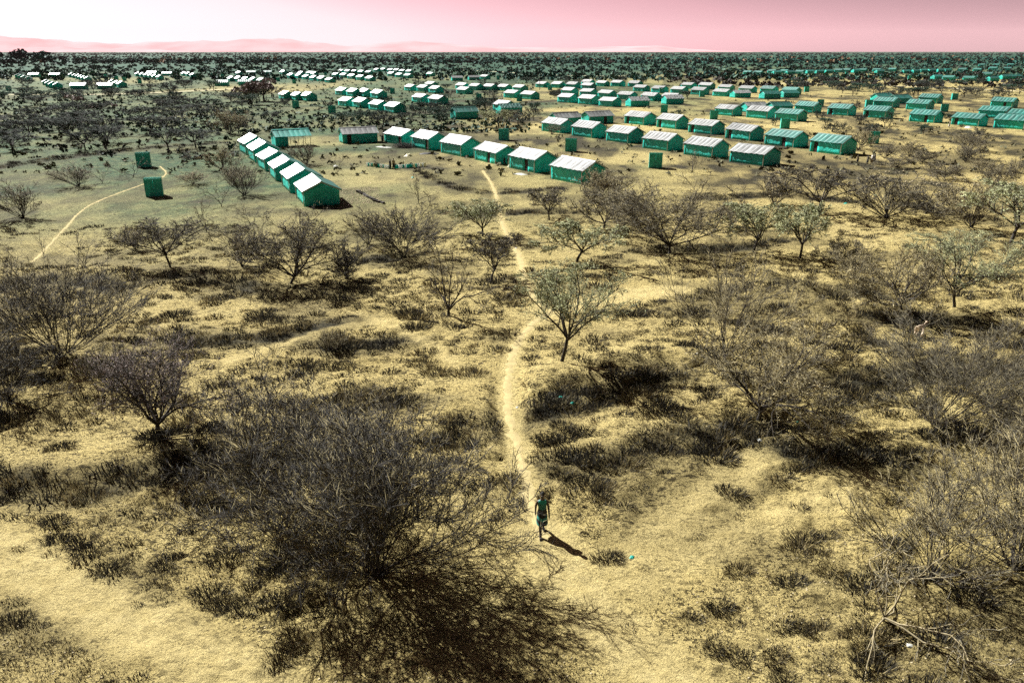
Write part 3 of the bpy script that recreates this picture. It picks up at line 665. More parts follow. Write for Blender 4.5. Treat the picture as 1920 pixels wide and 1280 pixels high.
row([(30.6, 140), (36.5, 141), (42, 142.8), (49, 144.8)], -62, '{o} of four white roofs in the row nearest the left edge', 'row nearest the left edge', False, roofs=[0] * 4)
row([(62.5, 138.5), (102, 138.5)], 4, '{o} from the left of two side-on grey roofs near the left edge', 'side-on roofs near the left edge', False, roofs=[0, 0])
row([(131, 138.4), (137.5, 139.7), (143.8, 141), (148.8, 142.2), (154, 143.5), (160.6, 145)], -61, '{o} of six white roofs in the slanting row at far left', 'slanting row at far left', False, roofs=[0] * 6)
row([(82.5, 150.6), (87.5, 153.4), (94, 155.4), (103, 156.9)], -62, '{o} of four white roofs in the row above the left road', 'row above the left road', False, roofs=[2, 1, 0, 0])
row([(146, 157.8), (196, 157.5)], 6, '{o} from the left of two long pale roofs above the left road', 'long pale roofs above the left road', False, roofs=[0, 0])
row([(206, 151), (215, 153), (223, 155)], -60, '{o} of three white roofs behind the long pale roof', 'three roofs behind the long pale roof', False, roofs=[0] * 3)
row([(1401, 134, -50), (1421, 134), (1447, 131.5), (1458, 134, 14), (1470, 131.6), (1483, 133.8, 14), (1499, 132.8), (1520, 132.6, 16), (1538, 132.4, 16), (1555, 131.8, 16), (1572, 130.4), (1587, 130), (1607, 131, 16), (1617, 129.6), (1643.6, 129.7), (1651, 132, 14)], -52, '{o} small dark teal roof from the left in the far right line', 'far right line', False)
row([(1672.8, 129), (1701, 132.3, 14), (1718.8, 131.6, 14), (1733, 130.4, 14), (1748.6, 130.4, 14), (1765, 130, 14), (1778.5, 129.7, 14), (1804.8, 129), (1832.5, 129.3), (1862, 126.8), (1889, 127)], -52, '{o} small teal roof from the left in the line running to the right edge', 'far line running to the right edge', False)
row([(1760, 142, 14), (1778.5, 143.5), (1817, 144), (1864.6, 144.7, 14), (1888, 142, 14), (1905.4, 141.4, 14), (1851, 137)], -52, '{o} teal roof from the left in the line above the right-hand road', 'line above the right-hand road', False)
row([(1868, 120.5), (1895, 120), (1841, 120.5)], -52, '{o} from the left of three specks of roof near the horizon at right', 'roof specks near the horizon', False)

# ------------------------------------------------------------------ latrine cabins
def latrine_parts():
    W, D, Hh = 0.98, 0.75, 2.25; parts = []
    def rib(mb, x0, x1, y, z0, z1, n, out):
        for i in range(n):
            a = x0 + (x1 - x0) * i / n; b = x0 + (x1 - x0) * (i + 1) / n; m_ = (a + b) / 2; yy = y + out * 0.03
            k_ = len(mb.v); mb.v += [(a, y, z0), (m_, yy, z0), (b, y, z0), (a, y, z1), (m_, yy, z1), (b, y, z1), (a, y - out * .03, z0), (b, y - out * .03, z0), (a, y - out * .03, z1), (b, y - out * .03, z1)]
            mb.f += [tuple(j + k_ for j in f) for f in ((0, 1, 4, 3), (1, 2, 5, 4), (6, 8, 9, 7), (3, 4, 5, 9, 8), (0, 6, 7, 2, 1))]
    for s in (-1, 1):
        mb = MB(); x0, x1 = (-W + 0.01, -0.02) if s < 0 else (0.02, W - 0.01)
        rib(mb, x0, x1, -D, 0.06, Hh - 0.12, 5, -1); parts.append(('door', mb.mesh('door', M_LATR)))
    mb = MB(); rib(mb, -W, W, D, 0.02, Hh - 0.2, 9, 1); parts.append(('back_wall', mb.mesh('back_wall', M_LATR)))
    for s in (-1, 1):
        mb = MB(); x = s * W
        mb.add([(x, -D, 0.02), (x, D, 0.02), (x, D, Hh - .2), (x, -D, Hh), (x - s * .04, -D, 0.02), (x - s * .04, D, 0.02), (x - s * .04, D, Hh - .2), (x - s * .04, -D, Hh)], [(0, 1, 2, 3), (4, 7, 6, 5), (0, 3, 7, 4), (1, 5, 6, 2), (3, 2, 6, 7), (0, 4, 5, 1)])
        parts.append(('side_wall', mb.mesh('side_wall', M_LATR)))
    mb = MB().box(-0.015, 0.015, -D + .05, D - .05, 0.02, Hh - .3); parts.append(('partition_wall', mb.mesh('partition_wall', M_LATR)))
    mb = MB().box(-W - .03, W + .03, -D - .05, -D + .01, Hh - .11, Hh + .02).box(-W - .03, W + .03, D - .02, D + .04, Hh - .19, Hh - .1); parts.append(('top_rail', mb.mesh('top_rail', M_LATR)))
    mb = MB().box(-W + .04, W - .04, -D + .1, D - .1, 0.0, 0.12); parts.append(('floor_slab', mb.mesh('floor_slab', M_STONE)))
    return parts
LATR = latrine_parts()
LAT = [(271, 313, 4, 'teal double latrine cabin left of the row of six, farther one'), (291, 368, 6, 'teal double latrine cabin nearest the camera, on the left footpath'),
       (945, 263, -8, 'ribbed latrine cabin behind the white-roofed row'), (1070.5, 284, -6, 'ribbed latrine cabin between the white-roofed and the middle rows'),
       (1228.5, 314.5, -2, 'bright teal latrine cabin in front of the middle row'), (1637, 269, -10, 'teal latrine cabin standing right of the last teal shelter'),
       (1338, 224, -4, 'latrine cabin peeping over the row behind the middle row'), (1245, 212, -4, 'pale latrine cabin left behind the middle row'),
       (1471, 241, 0, 'teal latrine cabin squeezed between two right-hand rows'), (1538, 200, -8, 'teal latrine cabin behind the long row, centre right'),
       (1770, 210, -8, 'teal latrine cabin right of the long row, near its bend'), (1789, 187, 4, 'teal latrine cabin with a bent panel near the right line'),
       (1628, 201, 4, 'teal latrine cabin hidden left of the second line'), (1512, 173, 0, 'narrow teal latrine cabin right of the trailing line'),
       (1705, 149, 0, 'small teal latrine cabin in the scrub before the far right line'), (555, 203, 0, 'dark teal latrine cabin in the shrubs below three white roofs'),
       (623, 213.5, -2, 'teal latrine cabin in the open left of the lower four roofs'), (736, 176, 0, 'dark latrine cabin right of the upper four roofs'),
       (898, 188, 0, 'pale green latrine cabin left of the sagging shelter'), (1031, 169, 0, 'pale ribbed latrine cabin at the left of the central cluster'),
       (974, 190, 0, 'dark latrine cabin behind the sagging shelter'), (934, 150, 0, 'small latrine cabin near the far grey roofs'),
       (1316, 182, 0, 'pale latrine cabin before the trailing line'), (1240, 174.5, 0, 'pale latrine cabin amid the central cluster'),
       (610.6, 141.5, 0, 'small teal latrine cabin in the far line'), (552, 157, 0, 'small latrine cabin right below the far line'), (522, 153, 0, 'small latrine cabin left below the far line'),
       (17, 170.5, 0, 'dark teal latrine cabin close to the left edge'), (199, 146, 0, 'small latrine cabin above the long pale roof, left one'), (219, 150, 0, 'small latrine cabin above the long pale roof, middle one'),
       (234, 152, 0, 'small latrine cabin above the long pale roof, right one'), (262.5, 157, 0, 'small latrine cabin below the tight row of six'), (399, 144, 0, 'small latrine cabin left of the five roofs'),
       (417.5, 146, 0, 'small latrine cabin just left of the five roofs'), (1550, 141, 0, 'small teal latrine cabin below the far right line, left one'), (1587, 141, 0, 'small teal latrine cabin below the far right line, right one')]
for (u, v, yaw, lab) in LAT:
    x, y = G(u, v); t = thing('latrine_cabin', lab, 'latrine', (x, y, H(x, y) if y < 500 else 0), math.radians(yaw - math.degrees(math.atan2(x, y)) * 0.6), 'latrine cabins in the camp')
    SHEDS.append((x, y, 0))
    for n_, me in LATR: obj(n_, me, t)

# ------------------------------------------------------------------ trees
def unit(a): return a / (np.linalg.norm(a, axis=-1, keepdims=True) + 1e-9)

def prisms(P0, P1, r0, r1, sides=3):
    """thin tapered sticks, one per row"""
    n = len(P0); ax = unit(P1 - P0); ref = np.where(np.abs(ax[:, 2:3]) < 0.9, [[0, 0, 1.0]], [[1.0, 0, 0]])
    a = unit(np.cross(ax, ref)); b = np.cross(ax, a); V = []
    for P_, r_ in ((P0, r0), (P1, r1)):
        for i in range(sides):
            t = 2 * math.pi * i / sides; V.append(P_ + (a * math.cos(t) + b * math.sin(t)) * np.asarray(r_)[:, None])
    V = np.stack(V, 1).reshape(-1, 3); base = (np.arange(n) * 2 * sides)[:, None]
    F = np.stack([base + np.array([[i, (i + 1) % sides, sides + (i + 1) % sides, sides + i]]) for i in range(sides)], 1).reshape(-1, 4)
    return V, F

def spikes(P0, P1, r0):
    n = len(P0); ax = unit(P1 - P0); ref = np.where(np.abs(ax[:, 2:3]) < 0.9, [[0, 0, 1.0]], [[1.0, 0, 0]])
    a = unit(np.cross(ax, ref)); b = np.cross(ax, a)
    V = [P0 + (a * math.cos(t) + b * math.sin(t)) * np.asarray(r0)[:, None] for t in (0, 2.094, 4.189)] + [P1]
    V = np.stack(V, 1).reshape(-1, 3); base = (np.arange(n) * 4)[:, None]
    F = np.stack([base + np.array([[i, (i + 1) % 3, 3]]) for i in range(3)], 1).reshape(-1, 3)
    return V, F

def run(rg, P, D, L, R, k, wig, trop, taper):
    pts = [P]; d = D
    for i in range(k):
        d = unit(d + rg.normal(0, wig, d.shape) + np.array([0, 0, trop])); P = P + d * (L / k)[:, None]; pts.append(P)
    return np.stack(pts, 1), R[:, None] * (1 - (1 - taper) * np.linspace(0, 1, k + 1)[None, :])

def spawn(rg, pts, rad, L, m, t0, a0, a1, l0, l1, rr, up=0.0):
    n, k1, _ = pts.shape; k = k1 - 1
    t = t0 + (1 - t0) * (np.arange(m)[None, :] + rg.random((n, m))) / m
    t = np.clip(t, 0, 0.999) * k; i = t.astype(int); f = (t - i)[..., None]; ar = np.arange(n)[:, None]
    A = pts[ar, i]; B = pts[ar, i + 1]; P = A + (B - A) * f; D = unit(B - A)
    q = rg.normal(0, 1, D.shape); q = unit(q - (q * D).sum(-1, keepdims=True) * D)
    a = np.radians(rg.uniform(a0, a1, (n, m)))[..., None]
    D2 = unit(D * np.cos(a) + q * np.sin(a) + np.array([0, 0, up]))
    L2 = L[:, None] * rg.uniform(l0, l1, (n, m)) * (1.15 - 0.45 * t / k); R2 = rad[ar, i] * rr
    return P.reshape(-1, 3), D2.reshape(-1, 3), L2.ravel(), R2.ravel()

def seg(pts, rad):
    return pts[:, :-1].reshape(-1, 3), pts[:, 1:].reshape(-1, 3), rad[:, :-1].ravel(), rad[:, 1:].ravel()

SPEC = {   # stems, spread range in degrees, wiggle, upward pull, trunk share of height
    'vase':     dict(n0=20, a=(6, 62), wig=.09, trop=.05, trunk=0.0, m=(6, 6), ang=((14, 36), (16, 44)), l=((.35, .6), (.35, .6)), up=.05, flat=None),
    'fan':      dict(n0=24, a=(8, 58), wig=.13, trop=.0, trunk=0.0, m=(7, 6), ang=((20, 50), (22, 60)), l=((.3, .6), (.35, .6)), up=.03, flat=None),
    'bush':     dict(n0=26, a=(10, 72), wig=.14, trop=.03, trunk=0.0, m=(6, 6), ang=((20, 50), (22, 60)), l=((.3, .6), (.35, .6)), up=.02, flat=None),
    'spread':   dict(n0=7, a=(22, 72), wig=.20, trop=.05, trunk=.16, m=(8, 6), ang=((25, 65), (25, 65)), l=((.35, .65), (.35, .6)), up=.05, flat=None),
    'umbrella': dict(n0=6, a=(24, 58), wig=.12, trop=.0, trunk=.30, m=(7, 7), ang=((20, 55), (25, 65)), l=((.35, .6), (.35, .55)), up=.08, flat=.80),
    'flattop':  dict(n0=7, a=(20, 62), wig=.10, trop=.0, trunk=.30, m=(8, 7), ang=((20, 55), (25, 65)), l=((.35, .6), (.35, .55)), up=.06, flat=.62),
    'bare':     dict(n0=4, a=(12, 50), wig=.16, trop=.05, trunk=.10, m=(4, 4), ang=((20, 50), (20, 55)), l=((.35, .6), (.35, .6)), up=.05, flat=None),
    'arching':  dict(n0=7, a=(15, 75), wig=.24, trop=-.10, trunk=.04, m=(5, 5), ang=((20, 55), (20, 60)), l=((.35, .6), (.35, .6)), up=.0, flat=None),
}

def grow(seed, kind, W, Hh, rb, twigs=5, rtw=0.006, leaf=0, lsize=0.05, dens=1.0, lean=(0, 0)):
    """returns (trunk V, F), (twig quads V, F), (twig tris V, F), sized to crown width W and height Hh"""
    rg = np.random.default_rng(seed); s = SPEC[kind]; n0 = max(3, int(round(s['n0'] * min(1.3, max(.6, dens)))))
    P = np.zeros((n0, 3)); tp = None
    if s['trunk']:
        th = s['trunk']; tl = unit(np.array([[rg.normal(0, .12) + lean[0] * .5, rg.normal(0, .12) + lean[1] * .5, 1.0]]))
        tp, tr = run(rg, np.zeros((1, 3)), tl, np.array([th]), np.array([1.0]), 5, .10, 0, .8)
        P = np.repeat(tp[:, -1], n0, 0) - np.array([0, 0, 1]) * (rg.random((n0, 1)) * .25 * th)
    else:
        P[:, :2] = rg.normal(0, .025, (n0, 2))
    az = (np.arange(n0) + rg.random(n0) * .8) * 2 * math.pi / n0 * (3 if n0 > 10 else 1) + rg.random() * 6
    an = np.radians(rg.uniform(*s['a'], n0))
    D = unit(np.stack([np.sin(an) * np.cos(az) + lean[0], np.sin(an) * np.sin(az) + lean[1], np.cos(an)], 1))
    L = rg.uniform(.75, 1.1, n0) * (1 - s['trunk'] * .6); R = np.full(n0, .62 if s['trunk'] else .42) * rg.uniform(.7, 1.15, n0)
    b0, r0 = run(rg, P, D, L, R, 6, s['wig'], s['trop'], .30)
    m1 = max(2, int(round(s['m'][0] * dens))); m2 = max(2, int(round(s['m'][1] * dens)))
    q = spawn(rg, b0, r0, L, m1, .22, *s['ang'][0], *s['l'][0], .62, s['up']); b1, r1 = run(rg, q[0], q[1], q[2], q[3], 4, s['wig'] * 1.3, s['trop'], .3); L1 = q[2]
    q = spawn(rg, b1, r1, L1, m2, .2, *s['ang'][1], *s['l'][1], .6, s['up']); b2, r2 = run(rg, q[0], q[1], q[2], q[3], 3, s['wig'] * 1.5, s['trop'], .3); L2 = q[2]
    q = spawn(rg, b2, r2, L2, twigs, .1, 20, 65, .3, .7, .6, s['up']); b3, r3 = run(rg, q[0], q[1], q[2], q[3], 1, s['wig'] * 2, 0, .2)
    allp = np.concatenate([b2.reshape(-1, 3), b3.reshape(-1, 3)])
    if s['flat']:
        top = np.percentile(allp[:, 2], 97); z0 = top * s['flat']
        def fl(b):
            z = b[..., 2]; b[..., 2] = np.where(z > z0, z0 + (z - z0) * .35, z); return b
        b0, b1, b2, b3 = fl(b0), fl(b1), fl(b2), fl(b3); allp = fl(allp)
    hz = np.percentile(allp[:, 2], 98.5); lo, hi = np.percentile(allp[:, 0], (2, 98)); lo2, hi2 = np.percentile(allp[:, 1], (2, 98))
    sx = W / (0.5 * (hi - lo + hi2 - lo2)); sz = Hh / hz; S = np.array([sx, sx, sz])
    T0 = []; Q = []
    if tp is not None: T0.append(prisms(*[a * S if a.ndim == 2 else a * rb for a in seg(tp, tr)], 7))
    T0.append(prisms(*[a * S if a.ndim == 2 else np.maximum(a * rb, rtw * 1.6) for a in seg(b0, r0)], 5))
    T0.append(prisms(*[a * S if a.ndim == 2 else np.maximum(a * rb, rtw * 1.3) for a in seg(b1, r1)], 4))
    A = seg(b2, r2); Q = prisms(A[0] * S, A[1] * S, np.full(len(A[0]), rtw * 1.25), np.full(len(A[0]), rtw))
    A = seg(b3, r3); Tt = [spikes(A[0] * S, A[1] * S, np.full(len(A[0]), rtw))]
    if leaf:
        c = np.repeat(A[0], leaf, 0); e_ = np.repeat(A[1], leaf, 0); t = rg.random((len(c), 1)); c = (c + (e_ - c) * t) * S
        o1 = rg.normal(0, 1, c.shape) * lsize; o2 = rg.normal(0, 1, c.shape) * lsize; Vl = np.stack([c - o1 * .5, c + o1 * .5, c + o2], 1).reshape(-1, 3)
        Tt.append((Vl, np.arange(len(Vl)).reshape(-1, 3)))
    return T0, Q, Tt

def cat(parts):
    V = []; F = []; n = 0
    for v, f in parts: V.append(v); F.append(f + n); n += len(v)
    return np.concatenate(V), np.concatenate(F)

def tris(F): return np.concatenate([F[:, [0, 1, 2]], F[:, [0, 2, 3]]])

def tree_meshes(seed, kind, W, Hh, rb, bark, tw, tips=None, **kw):
    T0, Q, Tt = grow(seed, kind, W, Hh, rb, **kw)
    V, F = cat(T0); a = mesh_np('trunk', V, F, bark, True)
    V, F = cat([(Q[0], tris(Q[1]))] + Tt); b = mesh_np('crown', V, F, tw)
    if tips is not None:                       # a share of the outer twigs is coloured pale, as if sunlit
        b.materials.append(tips[0]); rg = np.random.default_rng(seed + 5000); nq = len(tris(Q[1])); ns = len(Tt[0][1]) // 3
        ix = np.zeros(len(F), np.int32); ix[nq:nq + 3 * ns] = np.repeat(rg.random(ns) < tips[1], 3)
        if len(F) > nq + 3 * ns: ix[nq + 3 * ns:] = rg.random(len(F) - nq - 3 * ns) < min(1, tips[1] * 1.5)
        b.polygons.foreach_set('material_index', ix)
    return a, b

NT = [0]
def put_tree(name, label, meshes, x, y, rz=0.0, sc=(1, 1, 1), group=None):
    t = thing(name, label, 'tree' if 'tree' in name else 'bush', (x, y, (H(x, y) if y < 500 else 0) - 0.05), rz, group); t.scale = sc
    obj('trunk', meshes[0], t); obj('crown', meshes[1], t); NT[0] += 1
    return t

def size_px(u, v, top, w):
    x, y = G(u, v); d = y * cP + CAMH * sP; yv = (640 - top) / FPX
    return x, y, w * d / FPX, CAMH + y * (-sP + yv * cP) / (cP + yv * sP)

HERO = [   # u, v of the foot, v of the crown's top, crown width in px, kind, bark, twigs, density, twigs per branch, leaf, lean, name, label
    (115, 668, 478, 290, 'vase', M_BARK, M_TWIGD, 1.25, 6, 0, (0, 0), 'thorn_bush', 'dark many-stemmed vase-shaped bush at the left edge, above the pale-topped thorn tree'),
    (300, 828, 632, 240, 'spread', M_BARK, M_TWIGP, 1.35, 8, 1, (0, 0), 'thorn_tree', 'crooked pale-topped thorn tree left of the two big tangled bushes'),
    (530, 945, 705, 320, 'fan', M_BARK, M_TWIGD, 1.1, 8, 0, (0, 0), 'thorn_bush', 'big tangled leafless bush, the left and farther of the two at bottom centre'),
    (705, 1080, 790, 430, 'fan', M_BARK, M_TWIGD, 1.3, 10, 0, (-.10, .05), 'thorn_bush', 'biggest tangled bush at bottom centre casting a wide spoked shadow beside the footpath'),
    (1420, 792, 598, 270, 'spread', M_BARK, M_TWIGT, 1.4, 9, 1, (.05, .05), 'thorn_tree', 'stout-trunked straw-coloured thorn tree right of centre with a long dark shadow'),
    (1362, 668, 478, 240, 'vase', M_BARK, M_TWIGT, .9, 6, 0, (-.02, 0), 'thorn_bush', 'tall loose vase-shaped bush just behind the stout-trunked thorn tree'),
    (1053, 692, 522, 205, 'umbrella', M_BARK, M_TWIGG, 1.25, 8, 2, (0, 0), 'thorn_tree', 'small single-trunked olive umbrella thorn standing beside the footpath bend'),
    (1748, 806, 605, 290, 'vase', M_BARK, M_TWIG, 1.2, 7, 0, (.12, 0), 'thorn_bush', 'large dark vase-shaped bush near the right edge, just in front of the goats'),
    (1788, 584, 450, 205, 'umbrella', M_BARK, M_TWIGG, 1.3, 9, 1, (0, 0), 'thorn_tree', 'forked umbrella thorn near the right edge, behind the goats'),
    (1690, 592, 470, 170, 'spread', M_BARK, M_TWIGT, 1.25, 8, 1, (-.05, 0), 'thorn_bush', 'straw-topped thorn bush leaning left beside the forked umbrella thorn'),
    (1655, 1168, 975, 330, 'arching', M_BARKP, M_TWIGT, 1.0, 4, 0, (.25, 0), 'thorn_bush', 'sparse pale-limbed shrub with arching branches at lower right'),
    (1745, 1085, 880, 280, 'vase', M_BARK, M_TWIGT, .9, 6, 0, (.05, 0), 'thorn_bush', 'loose straw-coloured bush right behind the arching pale-limbed shrub'),
    (1905, 1070, 800, 310, 'bush', M_BARK, M_TWIGT, 1.0, 7, 0, (-.08, 0), 'thorn_bush', 'tall straw-coloured bush cut by the right edge, lower right'),
    (1950, 830, 700, 180, 'bush', M_BARK, M_TWIG, 1.0, 6, 0, (0, 0), 'thorn_bush', 'dark bush cut by the right edge, beside the large vase-shaped one'),
    (545, 532, 398, 195, 'spread', M_BARK, M_TWIGD, 1.35, 9, 1, (0, 0), 'thorn_tree', 'dark round-crowned thorn tree below the row of six shelters'),
    (320, 508, 418, 150, 'umbrella', M_BARK, M_TWIGD, 1.25, 8, 0, (0, 0), 'thorn_tree', 'dark forked umbrella thorn left of the round-crowned thorn tree'),
    (1255, 474, 340, 220, 'spread', M_BARK, M_TWIG, 1.4, 9, 1, (0, 0), 'thorn_tree', 'broad grey thorn tree right of the footpath, below the middle row'),
    (760, 478, 384, 175, 'vase', M_BARK, M_TWIGD, 1.0, 6, 0, (-.08, 0), 'thorn_bush', 'dark vase-shaped thicket left of the footpath, below the clearing'),
    (840, 592, 440, 150, 'bare', M_BARK, M_TWIG, 1.2, 6, 0, (.12, .1), 'thorn_tree', 'leaning forked thorn tree left of the footpath'),
    (20, 760, 640, 200, 'bush', M_BARK, M_TWIGD, 1.0, 6, 0, (0, 0), 'thorn_bush', 'low dark thicket at the left edge under the vase-shaped bush'),
    (650, 520, 452, 70, 'bush', M_BARK, M_TWIGD, .8, 5, 0, (0, 0), 'thorn_bush', 'low dark bush right beside the round-crowned thorn tree'),
]
TONE = {'dark_twigs': (M_TWIGD, (M_TWIGT, .24)), 'grey_twigs': (M_TWIG, (M_TWIGT, .25)), 'straw_and_sunlit_twigs': (M_TWIG, (M_TWIGT, .7)), 'olive_twigs': (M_TWIG, (M_TWIGG, .9)), 'pink_brown_twigs': (M_TWIGD, (M_TWIGP, .45))}
for i, (u, v, top, w, kind, bark, tw, dens, tg, leaf, lean, name, lab) in enumerate(HERO):
    x, y, W, Hh = size_px(u, v, top, w); d = math.hypot(y, CAMH)
    me = tree_meshes(200 + i, kind, W, Hh, (0.045 + 0.012 * Hh) * (.55 if kind == 'arching' else 1) if SPEC[kind]['trunk'] else (0.024 + 0.007 * Hh) if kind != 'arching' else .03, bark, *TONE[tw.name], twigs=tg, rtw=max(.0065, .00019 * d) * (1.3 if w > 400 else 1.5 if kind == 'arching' else 1.2 if v > 900 else 1), leaf=leaf, lsize=.022 + .0004 * d, dens=dens, lean=lean)
    put_tree(name, lab, me, x, y)

# prototypes for trees farther off (crown 4 m wide, 3 m high), shared by copies
PROTO = {}
def proto(key, seed, kind, tw, dens, tg, rtw, leaf=0, ls=.08, bark=M_BARK, rb=.09):
    PROTO[key] = tree_meshes(seed, kind, 4.0, 3.0, rb, bark, *(TONE[tw.name] if tw.name in TONE else (tw, None)), twigs=tg, rtw=rtw, leaf=leaf, lsize=ls, dens=dens)
for j in range(2):
    proto('mum%d' % j, 401 + j, 'umbrella', M_TWIGD, 1.15, 8, .0095, 1, .045, rb=.07)
    proto('mumg%d' % j, 411 + j, 'umbrella', M_TWIGG, 1.15, 8, .0095, 1, .05, rb=.07)
    proto('mva%d' % j, 421 + j, 'vase', M_TWIG, .85, 7, .0095, rb=.07)
    proto('mvt%d' % j, 426 + j, 'vase', M_TWIGT, .85, 7, .0095, 1, .04, rb=.07)
    proto('msp%d' % j, 431 + j, 'spread', M_TWIG, 1.1, 8, .0095, 1, .045, rb=.07)
    proto('mba%d' % j, 441 + j, 'bare', M_TWIG, 1.1, 5, .011, rb=.06)
    proto('fum%d' % j, 451 + j, 'flattop', M_TWIGF, 1.0, 8, .016, 0, .09, rb=.09)
    proto('fug%d' % j, 461 + j, 'flattop', M_LEAFO, 1.0, 7, .016, 1, .06, rb=.09)
    proto('fsp%d' % j, 471 + j, 'spread', M_TWIGF, .8, 6, .019, 1, .09, rb=.09)

MID = [   # u, v, top, width, prototype, label
    (455, 502, 424, 95, 'mva0', 'slim dark shrub left beside the round-crowned thorn tree'),
    (1030, 412, 356, 95, 'mum0', 'small umbrella thorn right of the footpath near the earth bank'),
    (1132, 428, 346, 120, 'msp1', 'left-leaning thorn tree in front of the nearest white-roofed shelter'),
    (1082, 492, 422, 160, 'mumg0', 'olive flat-topped thorn right of the footpath, behind the umbrella thorn by the bend'),
    (1412, 472, 384, 120, 'mumg1', 'olive thorn tree right of the broad grey thorn tree, left one of two'),
    (1500, 484, 386, 135, 'mumg0', 'olive thorn tree right of the broad grey thorn tree, right one of two'),
    (1578, 492, 438, 75, 'msp0', 'little crooked thorn right of the two olive thorn trees'),
    (1392, 378, 328, 66, 'mba0', 'small bare thorn below the last white shelter of the middle row'),
    (1452, 384, 322, 95, 'mva1', 'grey shrub below the right end of the middle row'),
    (1535, 402, 320, 160, 'mum1', 'wide dark thorn tree below the right end of the camp, left one'),
    (1660, 408, 326, 170, 'mva0', 'wide dark leaning thicket below the right end of the camp'),
    (1735, 400, 332, 120, 'msp0', 'dark thorn tree beside the wide leaning thicket, on its right'),
    (1895, 458, 352, 190, 'mumg1', 'olive thorn tree cut by the right edge, upper one'),
    (1820, 430, 345, 110, 'mvt0', 'olive shrub left of the thorn tree cut by the right edge'),
    (785, 382, 328, 62, 'mba1', 'small bare tree on the edge of the clearing below the water cans'),
    (415, 388, 332, 62, 'mba0', 'slender bare tree left of the row of six shelters'),
    (458, 366, 308, 75, 'mva1', 'small vase-shaped shrub against the row of six shelters'),
    (388, 438, 380, 70, 'mba1', 'bare leaning sapling below the slender bare tree'),
    (42, 408, 343, 100, 'mva0', 'dark fan-shaped shrub at the left edge beside the left footpath'),
    (1297, 324, 282, 76, 'mba1', 'bare forked tree in front of the middle row'),
    (574, 308, 268, 58, 'mva1', 'fan-shaped shrub between the row of six and the half-open shelter'),
    (633, 326, 288, 26, 'mba0', 'thin sapling on the clearing left of the water cans'),
    (146, 350, 308, 78, 'mva0', 'fan-shaped shrub left of the nearest latrine cabin'),
    (192, 344, 303, 44, 'mba0', 'thin bare shrub left of the nearest latrine cabin'),
    (250, 332, 298, 66, 'mba1', 'bare shrub beside the farther left latrine cabin'),
    (343, 312, 266, 60, 'mba0', 'bare shrub right of the farther left latrine cabin'),
    (418, 318, 274, 70, 'mvt1', 'bushy shrub left of the far end of the row of six'),
    (362, 345, 322, 60, 'mvt0', 'low spreading shrub right of the nearest latrine cabin'),
    (440, 345, 312, 60, 'mva0', 'dark shrub tucked against the middle of the row of six'),
    (1372, 425, 372, 80, 'msp1', 'small thorn behind the broad grey thorn tree, on its right'),
    (1190, 420, 360, 90, 'mvt1', 'pale shrub behind the broad grey thorn tree, on its left'),
    (1125, 378, 318, 90, 'mvt0', 'straw shrub brushing the nearest white-roofed shelter'),
    (905, 442, 378, 110, 'mumg1', 'olive thorn tree just left of the footpath, below the clearing'),
    (690, 455, 392, 70, 'mva1', 'dark shrub at the left end of the vase-shaped thicket'),
    (920, 530, 446, 110, 'mum1', 'small umbrella thorn behind the leaning forked tree, at the footpath'),
    (255, 470, 430, 60, 'mvt0', 'low shrub left of the forked umbrella thorn'),
    (1815, 282, 244, 66, 'mva0', 'fan-shaped dark shrub below the long row at the right'),
    (1772, 336, 298, 70, 'msp0', 'grey rounded shrub left of the tip of the right footpath'),
    (1872, 350, 304, 80, 'msp1', 'grey shrub near the right edge below the fan-shaped shrub'),
    (1610, 280, 240, 60, 'mvt1', 'thin olive shrub beside the last teal shelter'),
    (935, 238, 206, 60, 'mumg0', 'spreading shrub above the latrine cabin behind the white-roofed row'),
    (955, 229, 205, 50, 'mum0', 'dark thorn in front of the sagging teal-roofed shelter'),
    (1035, 252, 232, 32, 'mva1', 'little shrub before the first shelter of the middle row'),
    (430, 252, 208, 72, 'mvt0', 'pale fan-shaped shrub behind the far end of the row of six'),
    (1600, 530, 470, 90, 'mvt1', 'low straw shrub left of the straw-topped leaning bush'),
    (215, 735, 655, 110, 'mva1', 'low grey shrub behind the crooked pale-topped thorn tree'),
    (620, 660, 620, 50, 'mvt0', 'small straw shrub in the tussock field left of the footpath'),
]
for (u, v, top, w, key, lab) in MID:
    x, y, W, Hh = size_px(u, v, top, w); r = random.Random(int(u * 7 + v))
    put_tree('thorn_tree' if key[:3] in ('mum', 'msp', 'mba') else 'thorn_bush', lab, PROTO[key], x, y, r.uniform(0, 6.28), (W / 4, W / 4, Hh / 3.0))

def clear_of(x, y, r):
    return all((x - a) ** 2 + (y - b) ** 2 > r * r for a, b, _ in SHEDS)

def blocks(x, y, h):
    """would a crown here hide a shelter standing behind it?"""
    for a, b, _ in SHEDS:
        if b > y and abs(a / b - x / y) * y < 3.2 and (b - y) < h * y / (CAMH - h * .5) * .9: return True
    return False

